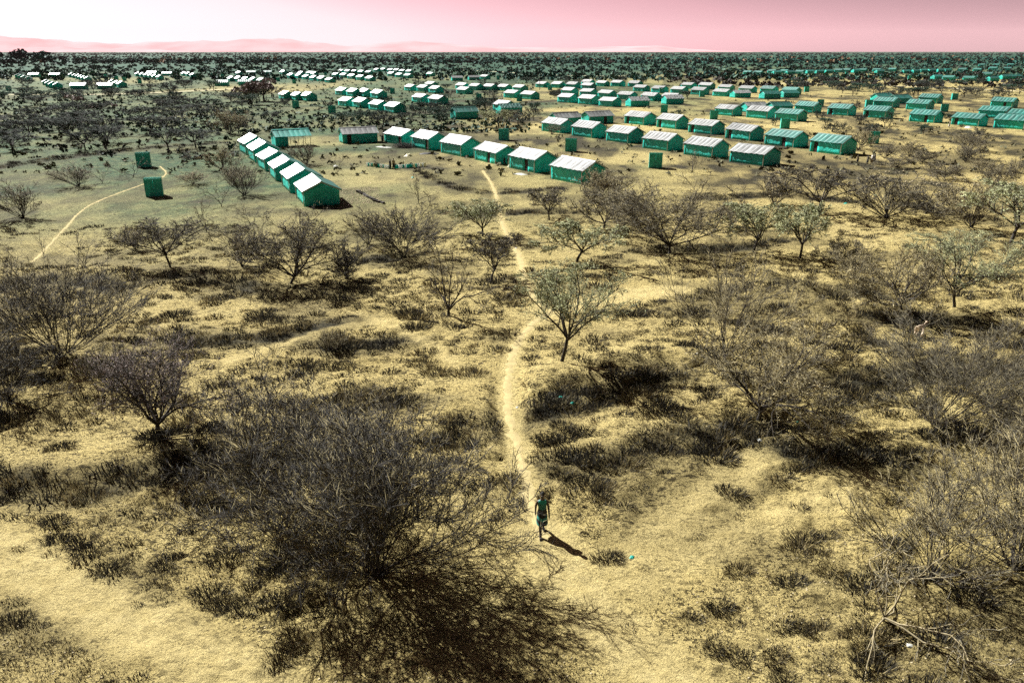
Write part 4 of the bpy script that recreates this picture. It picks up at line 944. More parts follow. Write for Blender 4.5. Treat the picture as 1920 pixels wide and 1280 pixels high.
SCAT = [   # u range, v range, count, prototypes, width m, height m, label, group, keep views open
    ((-30, 400), (200, 288), 32, ('fum0', 'fum1'), (5.5, 9.5), (2.8, 4.0), '{o} dark umbrella thorn from the left in the crowded left wood', 'wood left of the row of six', False),
    ((-30, 520), (160, 202), 40, ('fum0', 'fug0', 'fum1', 'fug1'), (5, 9), (3.0, 4.6), '{o} thorn tree from the left in the strip below the left road', 'strip below the left road', True),
    ((400, 620), (195, 250), 10, ('fug0', 'fsp1', 'fum1'), (3.5, 6), (2.4, 3.6), '{o} thorn shrub from the left on the green ground behind the row of six', 'shrubs behind the row of six', True),
    ((600, 1010), (200, 238), 26, ('fug1', 'fum0', 'fsp0', 'fug0'), (3.2, 6), (2.4, 3.4), '{o} thorn shrub from the left in the scrub behind the white-roofed row', 'scrub behind the white-roofed row', True),
    ((700, 1340), (148, 195), 26, ('fug1', 'fum0', 'fsp0'), (4, 7), (2.2, 3.2), '{o} thorn shrub from the left in the gaps of the central cluster', 'shrubs in the central cluster', True),
    ((1480, 1940), (148, 186), 44, ('fum0', 'fsp1', 'fum1', 'fug0'), (5, 9), (2.6, 4.0), '{o} thorn shrub from the left along the right-hand road', 'shrubs along the right-hand road', True),
    ((1560, 1940), (226, 262), 9, ('fsp0', 'fug0', 'fsp1'), (3, 5), (1.8, 2.8), '{o} thorn shrub from the left on the dry ground below the long row', 'shrubs below the long row', True),
    ((1620, 1940), (290, 345), 9, ('msp0', 'mvt0', 'mva1'), (3, 5), (1.8, 2.8), '{o} low grey shrub from the left on the stony slope at right', 'shrubs on the stony slope', True),
    ((1250, 1700), (205, 245), 8, ('fsp0', 'fug0', 'fsp1'), (2.6, 4.2), (1.6, 2.6), '{o} small thorn shrub from the left between the rows right of centre', 'shrubs between the right rows', True),
]
RS = random.Random(99)
def ordinal(n):
    if n <= len(ORD): return ORD[n - 1]
    tens = {3: 'thirty', 4: 'forty', 5: 'fifty', 6: 'sixty'}[n // 10]
    return {'thirty': 'thirtieth', 'forty': 'fortieth', 'fifty': 'fiftieth', 'sixty': 'sixtieth'}[tens] if n % 10 == 0 else tens + '-' + ORD[n % 10 - 1]
for (ur, vr, n, keys, wr, hr, lab, grp, open_) in SCAT:
    k_ = 0; tries = 0; used = []; new_ = []
    while k_ < n and tries < 4000:
        tries += 1; u = RS.uniform(*ur); v = RS.uniform(*vr); x, y = G(u, v); W = RS.uniform(*wr); Hh = RS.uniform(*hr)
        if not clear_of(x, y, 5.0) or (open_ and blocks(x, y, Hh * .8)): continue
        if any((x - a) ** 2 + ((y - b) * .6) ** 2 < (W * .42) ** 2 for a, b in used): continue
        used.append((x, y)); k_ += 1; key = RS.choice(keys)
        new_.append((x / y, put_tree('thorn_tree' if key[1:3] in ('um', 'ug') else 'thorn_bush', lab, PROTO[key], x, y, RS.uniform(0, 6.28), (W / 4, W / 4, Hh / 3.0), grp)))
    new_.sort(key=lambda q: q[0])
    for i, (_, t) in enumerate(new_): t['label'] = lab.replace('{o}', ordinal(i + 1))

# leafy trees: pink-brown ones in the left scrub, dark ones along the far edge of the plain
def leafy(seed, mat_, n=420, ls=.55):
    rg = np.random.default_rng(seed); lob = [(rg.normal(0, .9, 3) * [1.5, 1.5, .55] + [0, 0, 3.4], rg.uniform(.9, 1.7)) for _ in range(9)]
    C = []
    for c, r in lob:
        k_ = n // 9; d = unit(rg.normal(0, 1, (k_, 3))); d[:, 2] = np.abs(d[:, 2]) * .9 - .25; C.append(c + d * r * rg.uniform(.65, 1.05, (k_, 1)))
    C = np.concatenate(C); a = rg.normal(0, 1, C.shape) * ls * .5; b = rg.normal(0, 1, C.shape) * ls * .5
    V = np.stack([C - a, C - b, C + a, C + b], 1).reshape(-1, 3); F = np.arange(len(V)).reshape(-1, 4)
    crown = mesh_np('crown', V, F, mat_); mb = MB(); mb.tube((0, 0, -.2), (0.05, 0, 1.5), .22, .16, 7)
    for i in range(6):
        t = i * 1.05 + rg.random(); mb.tube((0.05, 0, 1.4), (math.cos(t) * 1.3, math.sin(t) * 1.3, 3.0), .11, .04, 5)
    return mb.mesh('trunk', M_BARK), crown
LP = [leafy(1, M_TWIGP, 900, .34), leafy(2, M_TWIGP, 900, .34)]; LD = [leafy(3, M_LEAFT), leafy(4, M_LEAFT)]; LO = [leafy(5, M_LEAFO)]; LB = [leafy(6, M_LEAFB)]
for (u, v, top, w, j, lab) in [(470, 196, 160, 44, 0, 'pink-brown leafy tree beside the three white roofs, left one'), (495, 190, 153, 50, 1, 'pink-brown leafy tree beside the three white roofs, right one'),
                               (146, 203, 181, 34, 1, 'round pink-brown leafy tree in the left strip, topmost of three'), (177, 212, 196, 30, 0, 'round pink-brown leafy tree in the left strip, middle of three'),
                               (215, 208, 195, 18, 1, 'small pink-brown leafy tree in the left strip, rightmost of three'), (308, 200, 189, 14, 0, 'small orange-brown leafy shrub amid the left wood')]:
    x, y, W, Hh = size_px(u, v, top, w); put_tree('leafy_tree', lab, LP[j], x, y, u, (W / 5.2, W / 5.2, Hh / 4.6))
for (u, v, top, w, lab) in [(36, 124, 97, 36, 'tallest dark tree on the far left skyline'), (85, 124, 100, 40, 'broad dark tree on the far left skyline beside the tallest'), (12, 126, 110, 40, 'dark tree at the left end of the far tree belt'),
                            (1145, 121, 115, 11, 'lone round tree on the plain beyond the central cluster')]:
    x, y, W, Hh = size_px(u, v, top, w); put_tree('leafy_tree', lab, LD[0] if u < 1000 else LP[0], x, y, u, (W / 5.2, W / 5.2, Hh / 4.6))
for i, u in enumerate(list(range(125, 500, 24)) + list(range(520, 1000, 40))):
    v = RS.uniform(117, 124); hh = RS.uniform(6, 9) if u < 500 else RS.uniform(5, 7); x, y = G(u + RS.uniform(-9, 9), v); W = RS.uniform(9, 15)
    put_tree('leafy_tree', ordinal(i + 1) + ' dark leafy tree from the left in the belt behind the farthest roofs', RS.choice(LD + LD + LO), x, y, RS.uniform(0, 6), (W / 5.2, W / 5.2, hh / 4.6), 'dark tree belt behind the farthest roofs')

# the bush beyond: one mass of far scrub per leaf colour
def far_bush(name, n, mat_, vr, label, seed, hr=(2.2, 4.5), ur=(-350, 2270), power=1.0, quads=12, avoid=True):
    rg = np.random.default_rng(seed); C = []; Sz = []
    v = vr[0] + (vr[1] - vr[0]) * rg.random(n) ** power; u = rg.uniform(*ur, n)
    for uu, vv in zip(u, v):
        x, y = G(uu, vv)
        if avoid and y < 900 and not clear_of(x, y, 9 if hr[1] > 1 else 4.5): continue
        C.append((x, y)); Sz.append(rg.uniform(*hr))
    C = np.array(C); Sz = np.array(Sz); k_ = len(C)
    if avoid: Sz = Sz if hr[1] < 1 else np.where(np.array([blocks(c[0], c[1], 1.5) if c[1] < 900 else False for c in C]), .7, Sz)
    d = unit(rg.normal(0, 1, (k_, quads, 3))); d[..., 2] = np.abs(d[..., 2])
    ctr = np.stack([C[:, 0], C[:, 1], Sz * .35], 1)[:, None] + d * (Sz[:, None, None] * np.array([1.0, 1.0, .55])) * rg.uniform(.5, 1, (k_, quads, 1))
    a = rg.normal(0, 1, ctr.shape) * Sz[:, None, None] * .33; b = rg.normal(0, 1, ctr.shape) * Sz[:, None, None] * .33
    V = np.stack([ctr - a, ctr - b, ctr + a, ctr + b], 2).reshape(-1, 3); F = np.arange(len(V)).reshape(-1, 4)
    o = obj(name, mesh_np(name, V, F, mat_)); o['kind'] = 'stuff'; tag(o, label, 'bush'); return o
far_bush('far_scrub', 5200, M_LEAFT, (97.4, 104), 'dark teal bush covering the plain up to the horizon', 1, (3.5, 7), power=1.2, quads=9)
far_bush('far_scrub', 3400, M_LEAFT, (103, 121), 'dark teal bush crowding the far side of the plain', 6, (2.4, 5), power=1.2)
far_bush('far_scrub', 3400, M_LEAFT, (112, 152), 'dark teal scrub scattered over the plain around the far roofs', 2, (1.2, 2.6), power=1.5)
far_bush('far_scrub', 2900, M_LEAFO, (104, 152), 'olive scrub scattered over the far plain', 3, (1.2, 2.8), power=1.3)
far_bush('far_scrub', 200, M_LEAFB, (104, 119), 'rust-brown scrub scattered along the far edge of the plain', 4, (2.5, 5.5))
far_bush('far_scrub', 900, M_TWIGD, (118, 165), 'grey thorn scrub scattered over the right-hand plain', 5, (1.2, 2.2), (1250, 2150))
far_bush('low_scrub', 2600, M_LEAFO, (150, 250), 'low olive scrub dotted over the ground left and centre among the rows', 7, (.35, .8), (-60, 1000), quads=7)
far_bush('low_scrub', 1700, M_KHAKI, (150, 330), 'low dark scrub dotted over the ground among the rows', 8, (.25, .6), (-60, 2000), quads=7)
far_bush('low_scrub', 200, M_TWIGF, (190, 300), 'low grey-green scrub in the left wood', 9, (.4, .9), (-60, 480), quads=7)
far_bush('far_scrub', 90, M_LEAFT, (97.15, 98.6), 'scattered taller trees breaking the skyline', 10, (6, 11), quads=26)

# ------------------------------------------------------------------ grass tussocks, scrub and stones
def tuft(seed, n, hh, spread, wid):
    rg = np.random.default_rng(seed); a = rg.uniform(0, 6.283, n); r = np.sqrt(rg.random(n)) * spread; t = rg.uniform(0, 1.1, n) * (r / spread + .25)
    B = np.stack([r * np.cos(a), r * np.sin(a), np.zeros(n)], 1); h_ = hh * rg.uniform(.5, 1.1, n) * (1 - .6 * (r / spread) ** 2)
    tip = B + np.stack([np.cos(a + rg.normal(0, .5, n)) * t * h_, np.sin(a + rg.normal(0, .5, n)) * t * h_, h_], 1)
    p = rg.uniform(0, 6.283, n); w = np.stack([np.cos(p), np.sin(p), np.zeros(n)], 1) * (wid * rg.uniform(.6, 1.3, n))[:, None]
    V = np.stack([B - w, B + w, tip], 1).reshape(-1, 3); return V
def field(name, label, mat_, pts, sizes, seed, n, hh, spread, wid, kinds=6):
    """many tufts as one ground cover"""
    rg = np.random.default_rng(seed); T = [tuft(seed + j, n, hh, spread, wid) for j in range(kinds)]; V = []
    pts = np.array(pts); z = height(pts[:, 0], pts[:, 1]); ang = rg.uniform(0, 6.283, len(pts))
    for (x, y), zz, s, a, j in zip(pts, z, sizes, ang, rg.integers(0, kinds, len(pts))):
        c, s_ = math.cos(a) * s, math.sin(a) * s; t = T[j]
        V.append(np.stack([x + t[:, 0] * c - t[:, 1] * s_, y + t[:, 0] * s_ + t[:, 1] * c, zz - .02 + t[:, 2] * s], 1))
    V = np.concatenate(V); o = obj(name, mesh_np(name, V, np.arange(len(V)).reshape(-1, 3), mat_)); o['kind'] = 'stuff'; tag(o, label, 'grass'); return o

rgf = np.random.default_rng(55)
def on_path(x, y, k_=1.5):
    x = np.asarray(x); y = np.asarray(y); m = np.zeros(x.shape, bool)
    for pts, w in PATHS + FAINT: m |= pdist(x, y, pts)[0] < w * k_ + .15
    return m
def sample(n, ylo, yhi, thr, seed, sc=3.0):
    """spots in clumps and bands over the near ground"""
    u = rgf.uniform(-60, 1980, n); v = rgf.uniform(ylo, yhi, n); X = np.array([G(a, b) for a, b in zip(u, v)]); x, y = X[:, 0], X[:, 1]
    d = fbm(x / sc, y / (sc * .55), seed, 3); keep = (d > thr + rgf.normal(0, .04, n)) & ~on_path(x, y)
    for (a, b, _) in SHEDS: keep &= (x - a) ** 2 + (y - b) ** 2 > 22
    return X[keep]
# tussocks stand about a step apart, in loose rows, thick beside the footpath and thin on the trodden ground
gy = []; yy = 17.2
while yy < 78:
    st = .78 + .004 * yy; xx = -.74 * yy - 1
    while xx < .74 * yy + 1: gy.append((xx + rgf.normal(0, .26), yy + rgf.normal(0, .26) + .16 * xx * 0)); xx += st * rgf.uniform(.8, 1.5)
    yy += st * .95
S1 = np.array(gy); x_, y_ = S1[:, 0], S1[:, 1]
dens = sstep(.34, .54, fbm(x_ / 4.5, y_ / 3.0, 301, 3)) * .88 + .12
dens = np.where((y_ < 25) & (x_ < -3.5), dens * .9, dens); dens = np.where((y_ < 24) & (x_ > 1), dens * .75, dens)
dens = np.where((np.abs(x_ + .2) < 5.5) & (y_ < 23.5), .05, dens); dens = np.where(y_ > 60, dens * .7, dens)
dens = np.where(((x_ > -15) & (x_ < 0) & (y_ > 31) & (y_ < 60)) | ((x_ > .8) & (x_ < 13) & (y_ > 26) & (y_ < 50)), np.maximum(dens, .42) * 1.15, dens)
wk = G(1012, 985); S1 = S1[(rgf.random(len(S1)) < dens) & ~on_path(x_, y_, 1.3) & (np.hypot(x_ - wk[0], y_ - wk[1]) > 1.4)]
sz = np.clip(rgf.lognormal(-.2, .36, len(S1)), .35, 1.7)
sz = np.where((S1[:, 1] > 29) & (S1[:, 1] < 60), sz * 1.22, sz)
MANUAL = [(252, 1122, 32), (312, 1122, 34), (392, 1125, 46), (525, 1222, 84), (600, 1225, 44), (212, 1072, 44), (148, 1048, 44), (100, 1026, 40), (36, 1018, 30), (40, 1116, 34), (138, 1215, 44), (298, 1080, 40), (90, 1160, 34), (700, 1010, 30),
          (1140, 1038, 64), (1208, 1058, 26), (1386, 1062, 60), (1482, 1085, 74), (1548, 1252, 60), (1176, 1172, 44), (1372, 1155, 40), (1436, 1172, 26), (1110, 995, 40), (1072, 965, 44), (1140, 940, 44), (1392, 962, 36), (1500, 945, 44), (1370, 920, 60),
          (1418, 1005, 40), (1310, 1000, 26), (1560, 930, 40), (340, 1195, 24), (20, 1230, 36)]
mp = np.array([G(u, v + 8) for u, v, w in MANUAL]); ms_ = np.array([w * (y * cP + CAMH * sP) / FPX / 1.05 for (u, v, w), (x, y) in zip(MANUAL, mp)])
S1 = np.concatenate([S1, mp]); sz = np.concatenate([sz, ms_])
def clump(seed, n):
    V = tuft(seed, n, .29, .38, .020 if n < 150 else .0105); rg = np.random.default_rng(seed + 1); V[:, 0] *= 1.45
    return V, (rg.random(n) <= (.08, .18, .45)[seed % 3]).astype(np.int32)  # straw blades stand for lit tops, the dark rest for the shaded side
def clump_mesh(name, V, ix):
    me = mesh_np(name, V, np.arange(len(V)).reshape(-1, 3), M_GRASSD); me.materials.append(M_GRASS); me.polygons.foreach_set('material_index', ix); return me
TM = [clump_mesh('grass_tussock', *clump(900 + 4 * j, 420)) for j in range(6)]
big = set(np.argsort(-sz / np.hypot(S1[:, 1], CAMH))[:260].tolist())
TV = [clump(950 + 4 * j, 100) for j in range(8)]; VV = []; IX = []; zz = height(S1[:, 0], S1[:, 1])
for i, (x, y) in enumerate(S1):
    a = .22 + rgf.normal(0, .35)
    if i in big:
        o = obj('grass_tussock', TM[int(rgf.integers(6))], None, (x, y, zz[i] - .03), a); o.scale = (sz[i], sz[i], sz[i] * .9)
        tag(o, 'dry grass tussock coloured dark as if in shade, in the scatter nearest the camera', 'grass', 'dark tussocks nearest the camera'); continue
    t, ix = TV[int(rgf.integers(8))]; c, d = math.cos(a) * sz[i], math.sin(a) * sz[i]
    VV.append(np.stack([x + t[:, 0] * c - t[:, 1] * d, y + t[:, 0] * d + t[:, 1] * c, zz[i] - .03 + t[:, 2] * sz[i] * .9], 1)); IX.append(ix)
o = obj('shade_dark_grass', clump_mesh('shade_dark_grass', np.concatenate(VV), np.concatenate(IX))); o['kind'] = 'stuff'; tag(o, 'grass tussocks coloured dark as if in shade, covering the ground around the footpath', 'grass')
S4 = sample(12000, 345, 1290, .46, 311, 2.0)
field('dry_grass', 'straw-coloured grass covering the ground around the footpath', M_GRASS, S4, rgf.uniform(.4, 1.0, len(S4)), 600, 13, .20, .34, .016)
# scrub along the earth banks
bp = []
for pts, h in BANKS:
    for (x, y) in resample(pts, .32):
        for _ in range(4 if y < 42 else 2):
            if rgf.random() < .62: bp.append((x + rgf.normal(0, .5), y + rgf.normal(-.15, .5)))
bp = np.array(bp); bp = bp[~on_path(bp[:, 0], bp[:, 1], 1.2)]
hb = rgf.random(len(bp)) < .8
field('bank_scrub', 'dark scrub growing along the earth banks', M_GRASSD, bp[hb], rgf.uniform(.6, 1.5, hb.sum()), 640, 40, .40, .42, .026)
field('bank_grass', 'straw-coloured grass growing along the earth banks', M_GRASS, bp[~hb], rgf.uniform(.6, 1.5, (~hb).sum()), 645, 40, .34, .42, .020)
# short stubble everywhere near the camera
S2 = sample(36000, 420, 1290, .38, 305, 1.6)
field('stubble', 'short dark stubble and fallen twigs on the near ground', M_GRASSD, S2, rgf.uniform(.35, .9, len(S2)), 660, 4, .15, .34, .020)
# stones
def stones(name, label, pts, sizes, seed):
    rg = np.random.default_rng(seed); V = []; F = []; n = 0
    base = np.array([(1, 0, 0), (-1, 0, 0), (0, 1, 0), (0, -1, 0), (0, 0, 1), (0, 0, -.4)], float); fc = np.array([(0, 2, 4), (2, 1, 4), (1, 3, 4), (3, 0, 4), (2, 0, 5), (1, 2, 5), (3, 1, 5), (0, 3, 5)])
    z = height(np.array(pts)[:, 0], np.array(pts)[:, 1])
    for (x, y), zz, s in zip(pts, z, sizes):
        b = base * rg.uniform(.6, 1.3, (6, 1)) * s * np.array([1, 1, .7]); a = rg.uniform(0, 6.28); c, d = math.cos(a), math.sin(a)
        V.append(np.stack([x + b[:, 0] * c - b[:, 1] * d, y + b[:, 0] * d + b[:, 1] * c, zz + b[:, 2]], 1)); F.append(fc + n); n += 6
    o = obj(name, mesh_np(name, np.concatenate(V), np.concatenate(F), M_STONE)); o['kind'] = 'stuff'; tag(o, label, 'stones')
S3 = sample(3200, 500, 1290, .36, 309, 6)
stones('pebbles', 'small stones strewn over the near ground', S3, rgf.uniform(.02, .06, len(S3)), 5)
bed = [G(rgf.uniform(632, 712), rgf.uniform(352, 384)) for _ in range(900)]
bed = [p for p in bed if (p[1] > G(0, 384)[1])]
stones('stone_bed', 'patch of broken stones beside the nearest shelter of the row of six', bed, rgf.uniform(.05, .12, len(bed)), 6)
sl_ = [G(rgf.uniform(1640, 1930), rgf.uniform(305, 350)) for _ in range(260)]
stones('scree', 'pale stones on the slope at the right', sl_, rgf.uniform(.08, .22, len(sl_)), 7)

# ------------------------------------------------------------------ people
def skin_mesh(name, verts, edges, mat_, root=0, sub=2):
    """verts: (x, y, z, radius); grows one continuous body round the joints"""
    me = bpy.data.meshes.new(name); me.from_pydata([v[:3] for v in verts], edges, []); o = bpy.data.objects.new(name, me); COL.objects.link(o)
    sk = o.modifiers.new('skin', 'SKIN'); sk.use_smooth_shade = True
    for i, d in enumerate(me.skin_vertices[0].data):
        r = verts[i][3]; d.radius = (r, verts[i][4] if len(verts[i]) > 4 else r); d.use_root = (i == root)
    ss = o.modifiers.new('sub', 'SUBSURF'); ss.levels = sub; ss.render_levels = sub
    dg = bpy.context.evaluated_depsgraph_get(); res = bpy.data.meshes.new_from_object(o.evaluated_get(dg)); res.name = name
    bpy.data.objects.remove(o); res.materials.clear(); res.materials.append(mat_); return res

def dress_material(name, top, mid, band):
    m, nt, b = nodes(name); L = nt.links; tc = N(nt, 'ShaderNodeTexCoord'); sp = N(nt, 'ShaderNodeSeparateXYZ'); L.new(tc.outputs['Object'], sp.inputs[0])
    ab = N(nt, 'ShaderNodeMath', operation='ABSOLUTE'); L.new(sp.outputs['X'], ab.inputs[0])
    md = N(nt, 'ShaderNodeMath', operation='MULTIPLY_ADD'); L.new(ab.outputs[0], md.inputs[0]); md.inputs[1].default_value = -0.42; L.new(sp.outputs['Z'], md.inputs[2])
    nz = N(nt, 'ShaderNodeTexNoise'); nz.inputs['Scale'].default_value = 14; L.new(tc.outputs['Object'], nz.inputs['Vector'])
    ad = N(nt, 'ShaderNodeMath', operation='MULTIPLY_ADD'); L.new(nz.outputs['Fac'], ad.inputs[0]); ad.inputs[1].default_value = 0.07; L.new(md.outputs[0], ad.inputs[2])
    mr = N(nt, 'ShaderNodeMapRange'); mr.inputs['From Min'].default_value = 0.45; mr.inputs['From Max'].default_value = 1.45; L.new(ad.outputs[0], mr.inputs['Value'])
    r = N(nt, 'ShaderNodeValToRGB'); r.color_ramp.interpolation = 'CONSTANT'; e = r.color_ramp.elements
    e[0].position = 0.0; e[0].color = (*band, 1); e[1].position = 0.86; e[1].color = (*top, 1)
    for p_, c_ in ((.06, mid), (.20, band), (.32, mid), (.62, tuple(.45 * a + .01 for a in top))): k_ = e.new(p_); k_.color = (*c_, 1)
    L.new(mr.outputs[0], r.inputs[0]); L.new(r.outputs[0], b.inputs['Base Color']); b.inputs['Roughness'].default_value = .8; return m
M_SKIN = mat('brown_skin', (0.045, 0.026, 0.018), 0.5, 0.15, 8, 0.4)
M_HAIR = mat('black_hair', (0.008, 0.008, 0.008), 0.8, 0.2, 40, 0.2)
M_SANDAL = mat('dark_sandal', (0.02, 0.018, 0.016), 0.7, 0.2, 10)
M_EYE = mat('eye_white', (0.55, 0.52, 0.48), 0.3, 0.1, 10)
M_LIP = mat('lips', (0.07, 0.028, 0.024), 0.5, 0.1, 10)
M_CL = [mat('dark_cloth', (0.020, 0.022, 0.022), .85, .3, 8), mat('teal_cloth', (0.02, 0.20, 0.16), .85, .3, 8), mat('tan_cloth', (0.30, 0.24, 0.14), .85, .3, 8), mat('white_cloth', (0.60, 0.58, 0.52), .85, .2, 8)]
M_DRESS = dress_material('printed_dress', (0.012, 0.26, 0.21), (0.010, 0.012, 0.012), (0.025, 0.22, 0.185))

def body(walk, sit=False):
    v = []; e = []
    def a(p, r, par=None, r2=None):
        v.append((*p, r, r2 or r))
        if par is not None: e.append((par, len(v) - 1))
        return len(v) - 1
    hz = .92
    pel = a((0, 0, hz), .135, None, .10); ab = a((0, .005, 1.06), .12, pel, .09); ch = a((0, .01, 1.25), .15, ab, .10); sh = a((0, .015, 1.365), .10, ch, .072)
    nk = a((0, .0, 1.465), .046, sh); jw = a((0, -.015, 1.545), .058, nk, .066); md = a((0, -.005, 1.605), .074, jw, .088); tp = a((0, .005, 1.675), .058, md, .068)
    a((0, -.108, 1.585), .012, md)                                     # nose
    for s in (-1, 1): a((s * .084, .01, 1.60), .014, md)               # ears
    for s in (-1, 1):
        f = walk * s
        h = a((s * .085, 0, .86), .092, pel); kn = a((s * .085, f * .15 - .05 * abs(walk), .49), .066, h); cf = a((s * .083, f * .24 + .03, .30), .060, kn)
        lift = .05 if f > 0 else 0
        an = a((s * .08, f * .30 + .02, .085 + lift), .042, cf); a((s * .08, f * .30 + .05, .04 + lift), .032, an); bl = a((s * .083, f * .30 - .10, .032 + lift * .2), .036, an, .024); a((s * .085, f * .30 - .17, .026), .026, bl, .018)
        el = a((s * .225, .045 - f * .05, 1.12), .044, a((s * .165, .015, 1.35), .056, sh)); wr = a((s * .235, -.03 - f * .12, .885), .030, el)
        pm = a((s * .237, -.045 - f * .13, .82), .030, wr, .018); kx = a((s * .237, -.055 - f * .14, .785), .033, pm, .016)
        for k_, (o_, l_) in enumerate(((-.028, .062), (-.010, .074), (.010, .070), (.027, .052))):
            k1 = a((s * .237 - s * .004 * k_, -.055 - f * .14 + o_, .765), .0095, kx); k2 = a((s * .232, -.062 - f * .14 + o_, .765 - l_ * .55), .0085, k1); a((s * .222, -.06 - f * .14 + o_, .765 - l_), .0075, k2)
        t1 = a((s * .222, -.085 - f * .13, .815), .011, pm); a((s * .216, -.103 - f * .135, .785), .009, t1)
    return v, e
def lathe_cloth(name, rings, mat_, fold=0.03, n=28, seed=1, walk=0.0):
    """rings: (z, half width, half depth, y offset)"""
    r = random.Random(seed); ph = [r.uniform(0, 6.28) for _ in range(3)]; V = []; F = []
    for j, (z, w, d, yo) in enumerate(rings):
        am = fold * (1 - j / (len(rings) - 1)) ** 0.7
        for i in range(n):
            t = 2 * math.pi * i / n; k_ = 1 + am * (math.sin(5 * t + ph[0]) + .7 * math.sin(8 * t + ph[1]) + .5 * math.sin(3 * t + ph[2]))
            V.append((w * k_ * math.cos(t), d * k_ * math.sin(t) + yo, z + (0.02 * math.sin(3 * t + ph[1]) if j == 0 else 0)))
    for j in range(len(rings) - 1):
        for i in range(n): F.append((j * n + i, j * n + (i + 1) % n, (j + 1) * n + (i + 1) % n, (j + 1) * n + i))
    return mesh_np(name, V, F, mat_, True)
BODY_W = skin_mesh('person', *body(1.0), M_SKIN); BODY_S = skin_mesh('person', *body(0.25), M_SKIN)
RG_DRESS = [(.48, .215, .27, -.02), (.60, .205, .245, -.02), (.75, .192, .20, -.01), (.92, .175, .142, 0), (1.06, .145, .115, 0), (1.20, .158, .122, .005), (1.30, .175, .112, .01), (1.365, .185, .092, .012), (1.405, .125, .075, .008), (1.418, .088, .07, .0)]
RG_SHIRT = [(.80, .185, .145, 0), (.92, .18, .145, 0), (1.06, .16, .125, 0), (1.20, .178, .132, .005), (1.31, .20, .12, .01), (1.385, .205, .097, .012), (1.425, .12, .075, .008), (1.437, .086, .07, 0)]
RG_SKIRT = [(.28, .23, .22, .02), (.5, .215, .20, .02), (.75, .20, .17, .01), (.95, .172, .14, 0)]
def hair_mesh():
    V = []; F = []; n = 14; m_ = 6
    for j in range(m_ + 1):
        p = j / m_ * 1.75
        for i in range(n):
            t = 2 * math.pi * i / n; cut = 1.0 if math.sin(t) > -.35 else .62
            V.append((.083 * math.sin(p * cut) * math.cos(t), .097 * math.sin(p * cut) * math.sin(t) + .006, 1.635 + .095 * math.cos(p * cut)))
    for j in range(m_):
        for i in range(n): F.append((j * n + i, (j + 1) * n + i, (j + 1) * n + (i + 1) % n, j * n + (i + 1) % n))
    return mesh_np('hair', V, F, M_HAIR, True)
HAIR = hair_mesh(); EYES = MB()
for s in (-1, 1): EYES.box(s * .03 - .012, s * .03 + .012, -.094, -.084, 1.613, 1.624)
EYES = EYES.mesh('eyes', M_EYE); MOUTH = MB().box(-.022, .022, -.084, -.072, 1.545, 1.555).mesh('mouth', M_LIP)
def sandal(f, s):
    mb = MB(); lift = .05 if f > 0 else 0; y = f * .30
    M = Matrix.Translation((s * .083, y - .05, .012 + lift * .4)) @ Matrix.Rotation(math.radians(-14 if f > 0 else 0), 4, 'X')
    mb.box(-.045, .045, -.145, .115, -.010, .004, M); mb.box(-.048, .048, -.085, -.055, .0, .062, M); return mb.mesh('sandal', M_SANDAL)
SAND = [sandal(1.0 * s, s) for s in (-1, 1)]; SANDS = [sandal(.25 * s, s) for s in (-1, 1)]
CLO = {('dress', None): lathe_cloth('dress', RG_DRESS, M_DRESS)}
for i, m_ in enumerate(M_CL):
    CLO[('shirt', i)] = lathe_cloth('shirt', RG_SHIRT, m_, .015); CLO[('skirt', i)] = lathe_cloth('skirt', RG_SKIRT, m_, .03)
    CLO[('dress', i)] = lathe_cloth('dress', RG_DRESS, m_)
def person(u, v, label, face, clothes, scale=1.0, walking=False, group=None):
    x, y = G(u, v); o = obj('person', BODY_W if walking else BODY_S, None, (x, y, H(x, y) + .0), math.radians(face)); o.scale = (scale,) * 3; tag(o, label, 'person', group)
    for c in clothes: obj(c[0], CLO[c], o)
    obj('hair', HAIR, o); obj('eyes', EYES, o); obj('mouth', MOUTH, o)
    for s_ in (SAND if walking else SANDS): obj('sandal', s_, o)
    return o
person(1016, 1000, 'person in a teal and dark printed dress walking down the footpath towards the camera', 4, [('dress', None)], 1.0, True)
person(732, 317, 'person in dark clothes standing at the row of water cans, left one', 150, [('shirt', 0), ('skirt', 0)], .86)
person(738.5, 317.5, 'person in grey-tan clothes standing at the row of water cans, right one', 200, [('shirt', 2), ('skirt', 0)], .95)
person(717.5, 268, 'person in dark clothes standing between the grey-roofed shelter and the white row', 20, [('shirt', 0), ('skirt', 0)], 1.0)
person(1607.5, 306, 'person standing apart on the left of the group below the teal shelter', 30, [('shirt', 2), ('skirt', 0)], .78)
person(1626, 307.5, 'dark-clothed person in the middle of the group below the teal shelter', 80, [('shirt', 0), ('skirt', 0)], .82)
person(1634, 308, 'person in pale clothes in the group below the teal shelter', -60, [('shirt', 3), ('skirt', 2)], .98)
person(1638.5, 307, 'rightmost dark-clothed person of the group below the teal shelter', -90, [('shirt', 0), ('skirt', 0)], .95)
person(946, 309, 'dark-clothed person by the fourth white-roofed shelter, left of two', -20, [('shirt', 0), ('skirt', 0)], .72)
person(953, 310, 'dark-clothed person by the fourth white-roofed shelter, right of two', 30, [('shirt', 0), ('skirt', 2)], .74)
person(1808, 235, 'dark-clothed person outside a teal shelter of the long row', 10, [('shirt', 0), ('skirt', 1)], .95)
person(1779, 239, 'person in pale clothes near the end of the right footpath', 40, [('shirt', 3), ('skirt', 3)], .85)
person(789, 208, 'small dark figure standing in the scrub below the pair of white roofs', 30, [('shirt', 0), ('skirt', 0)], .95)

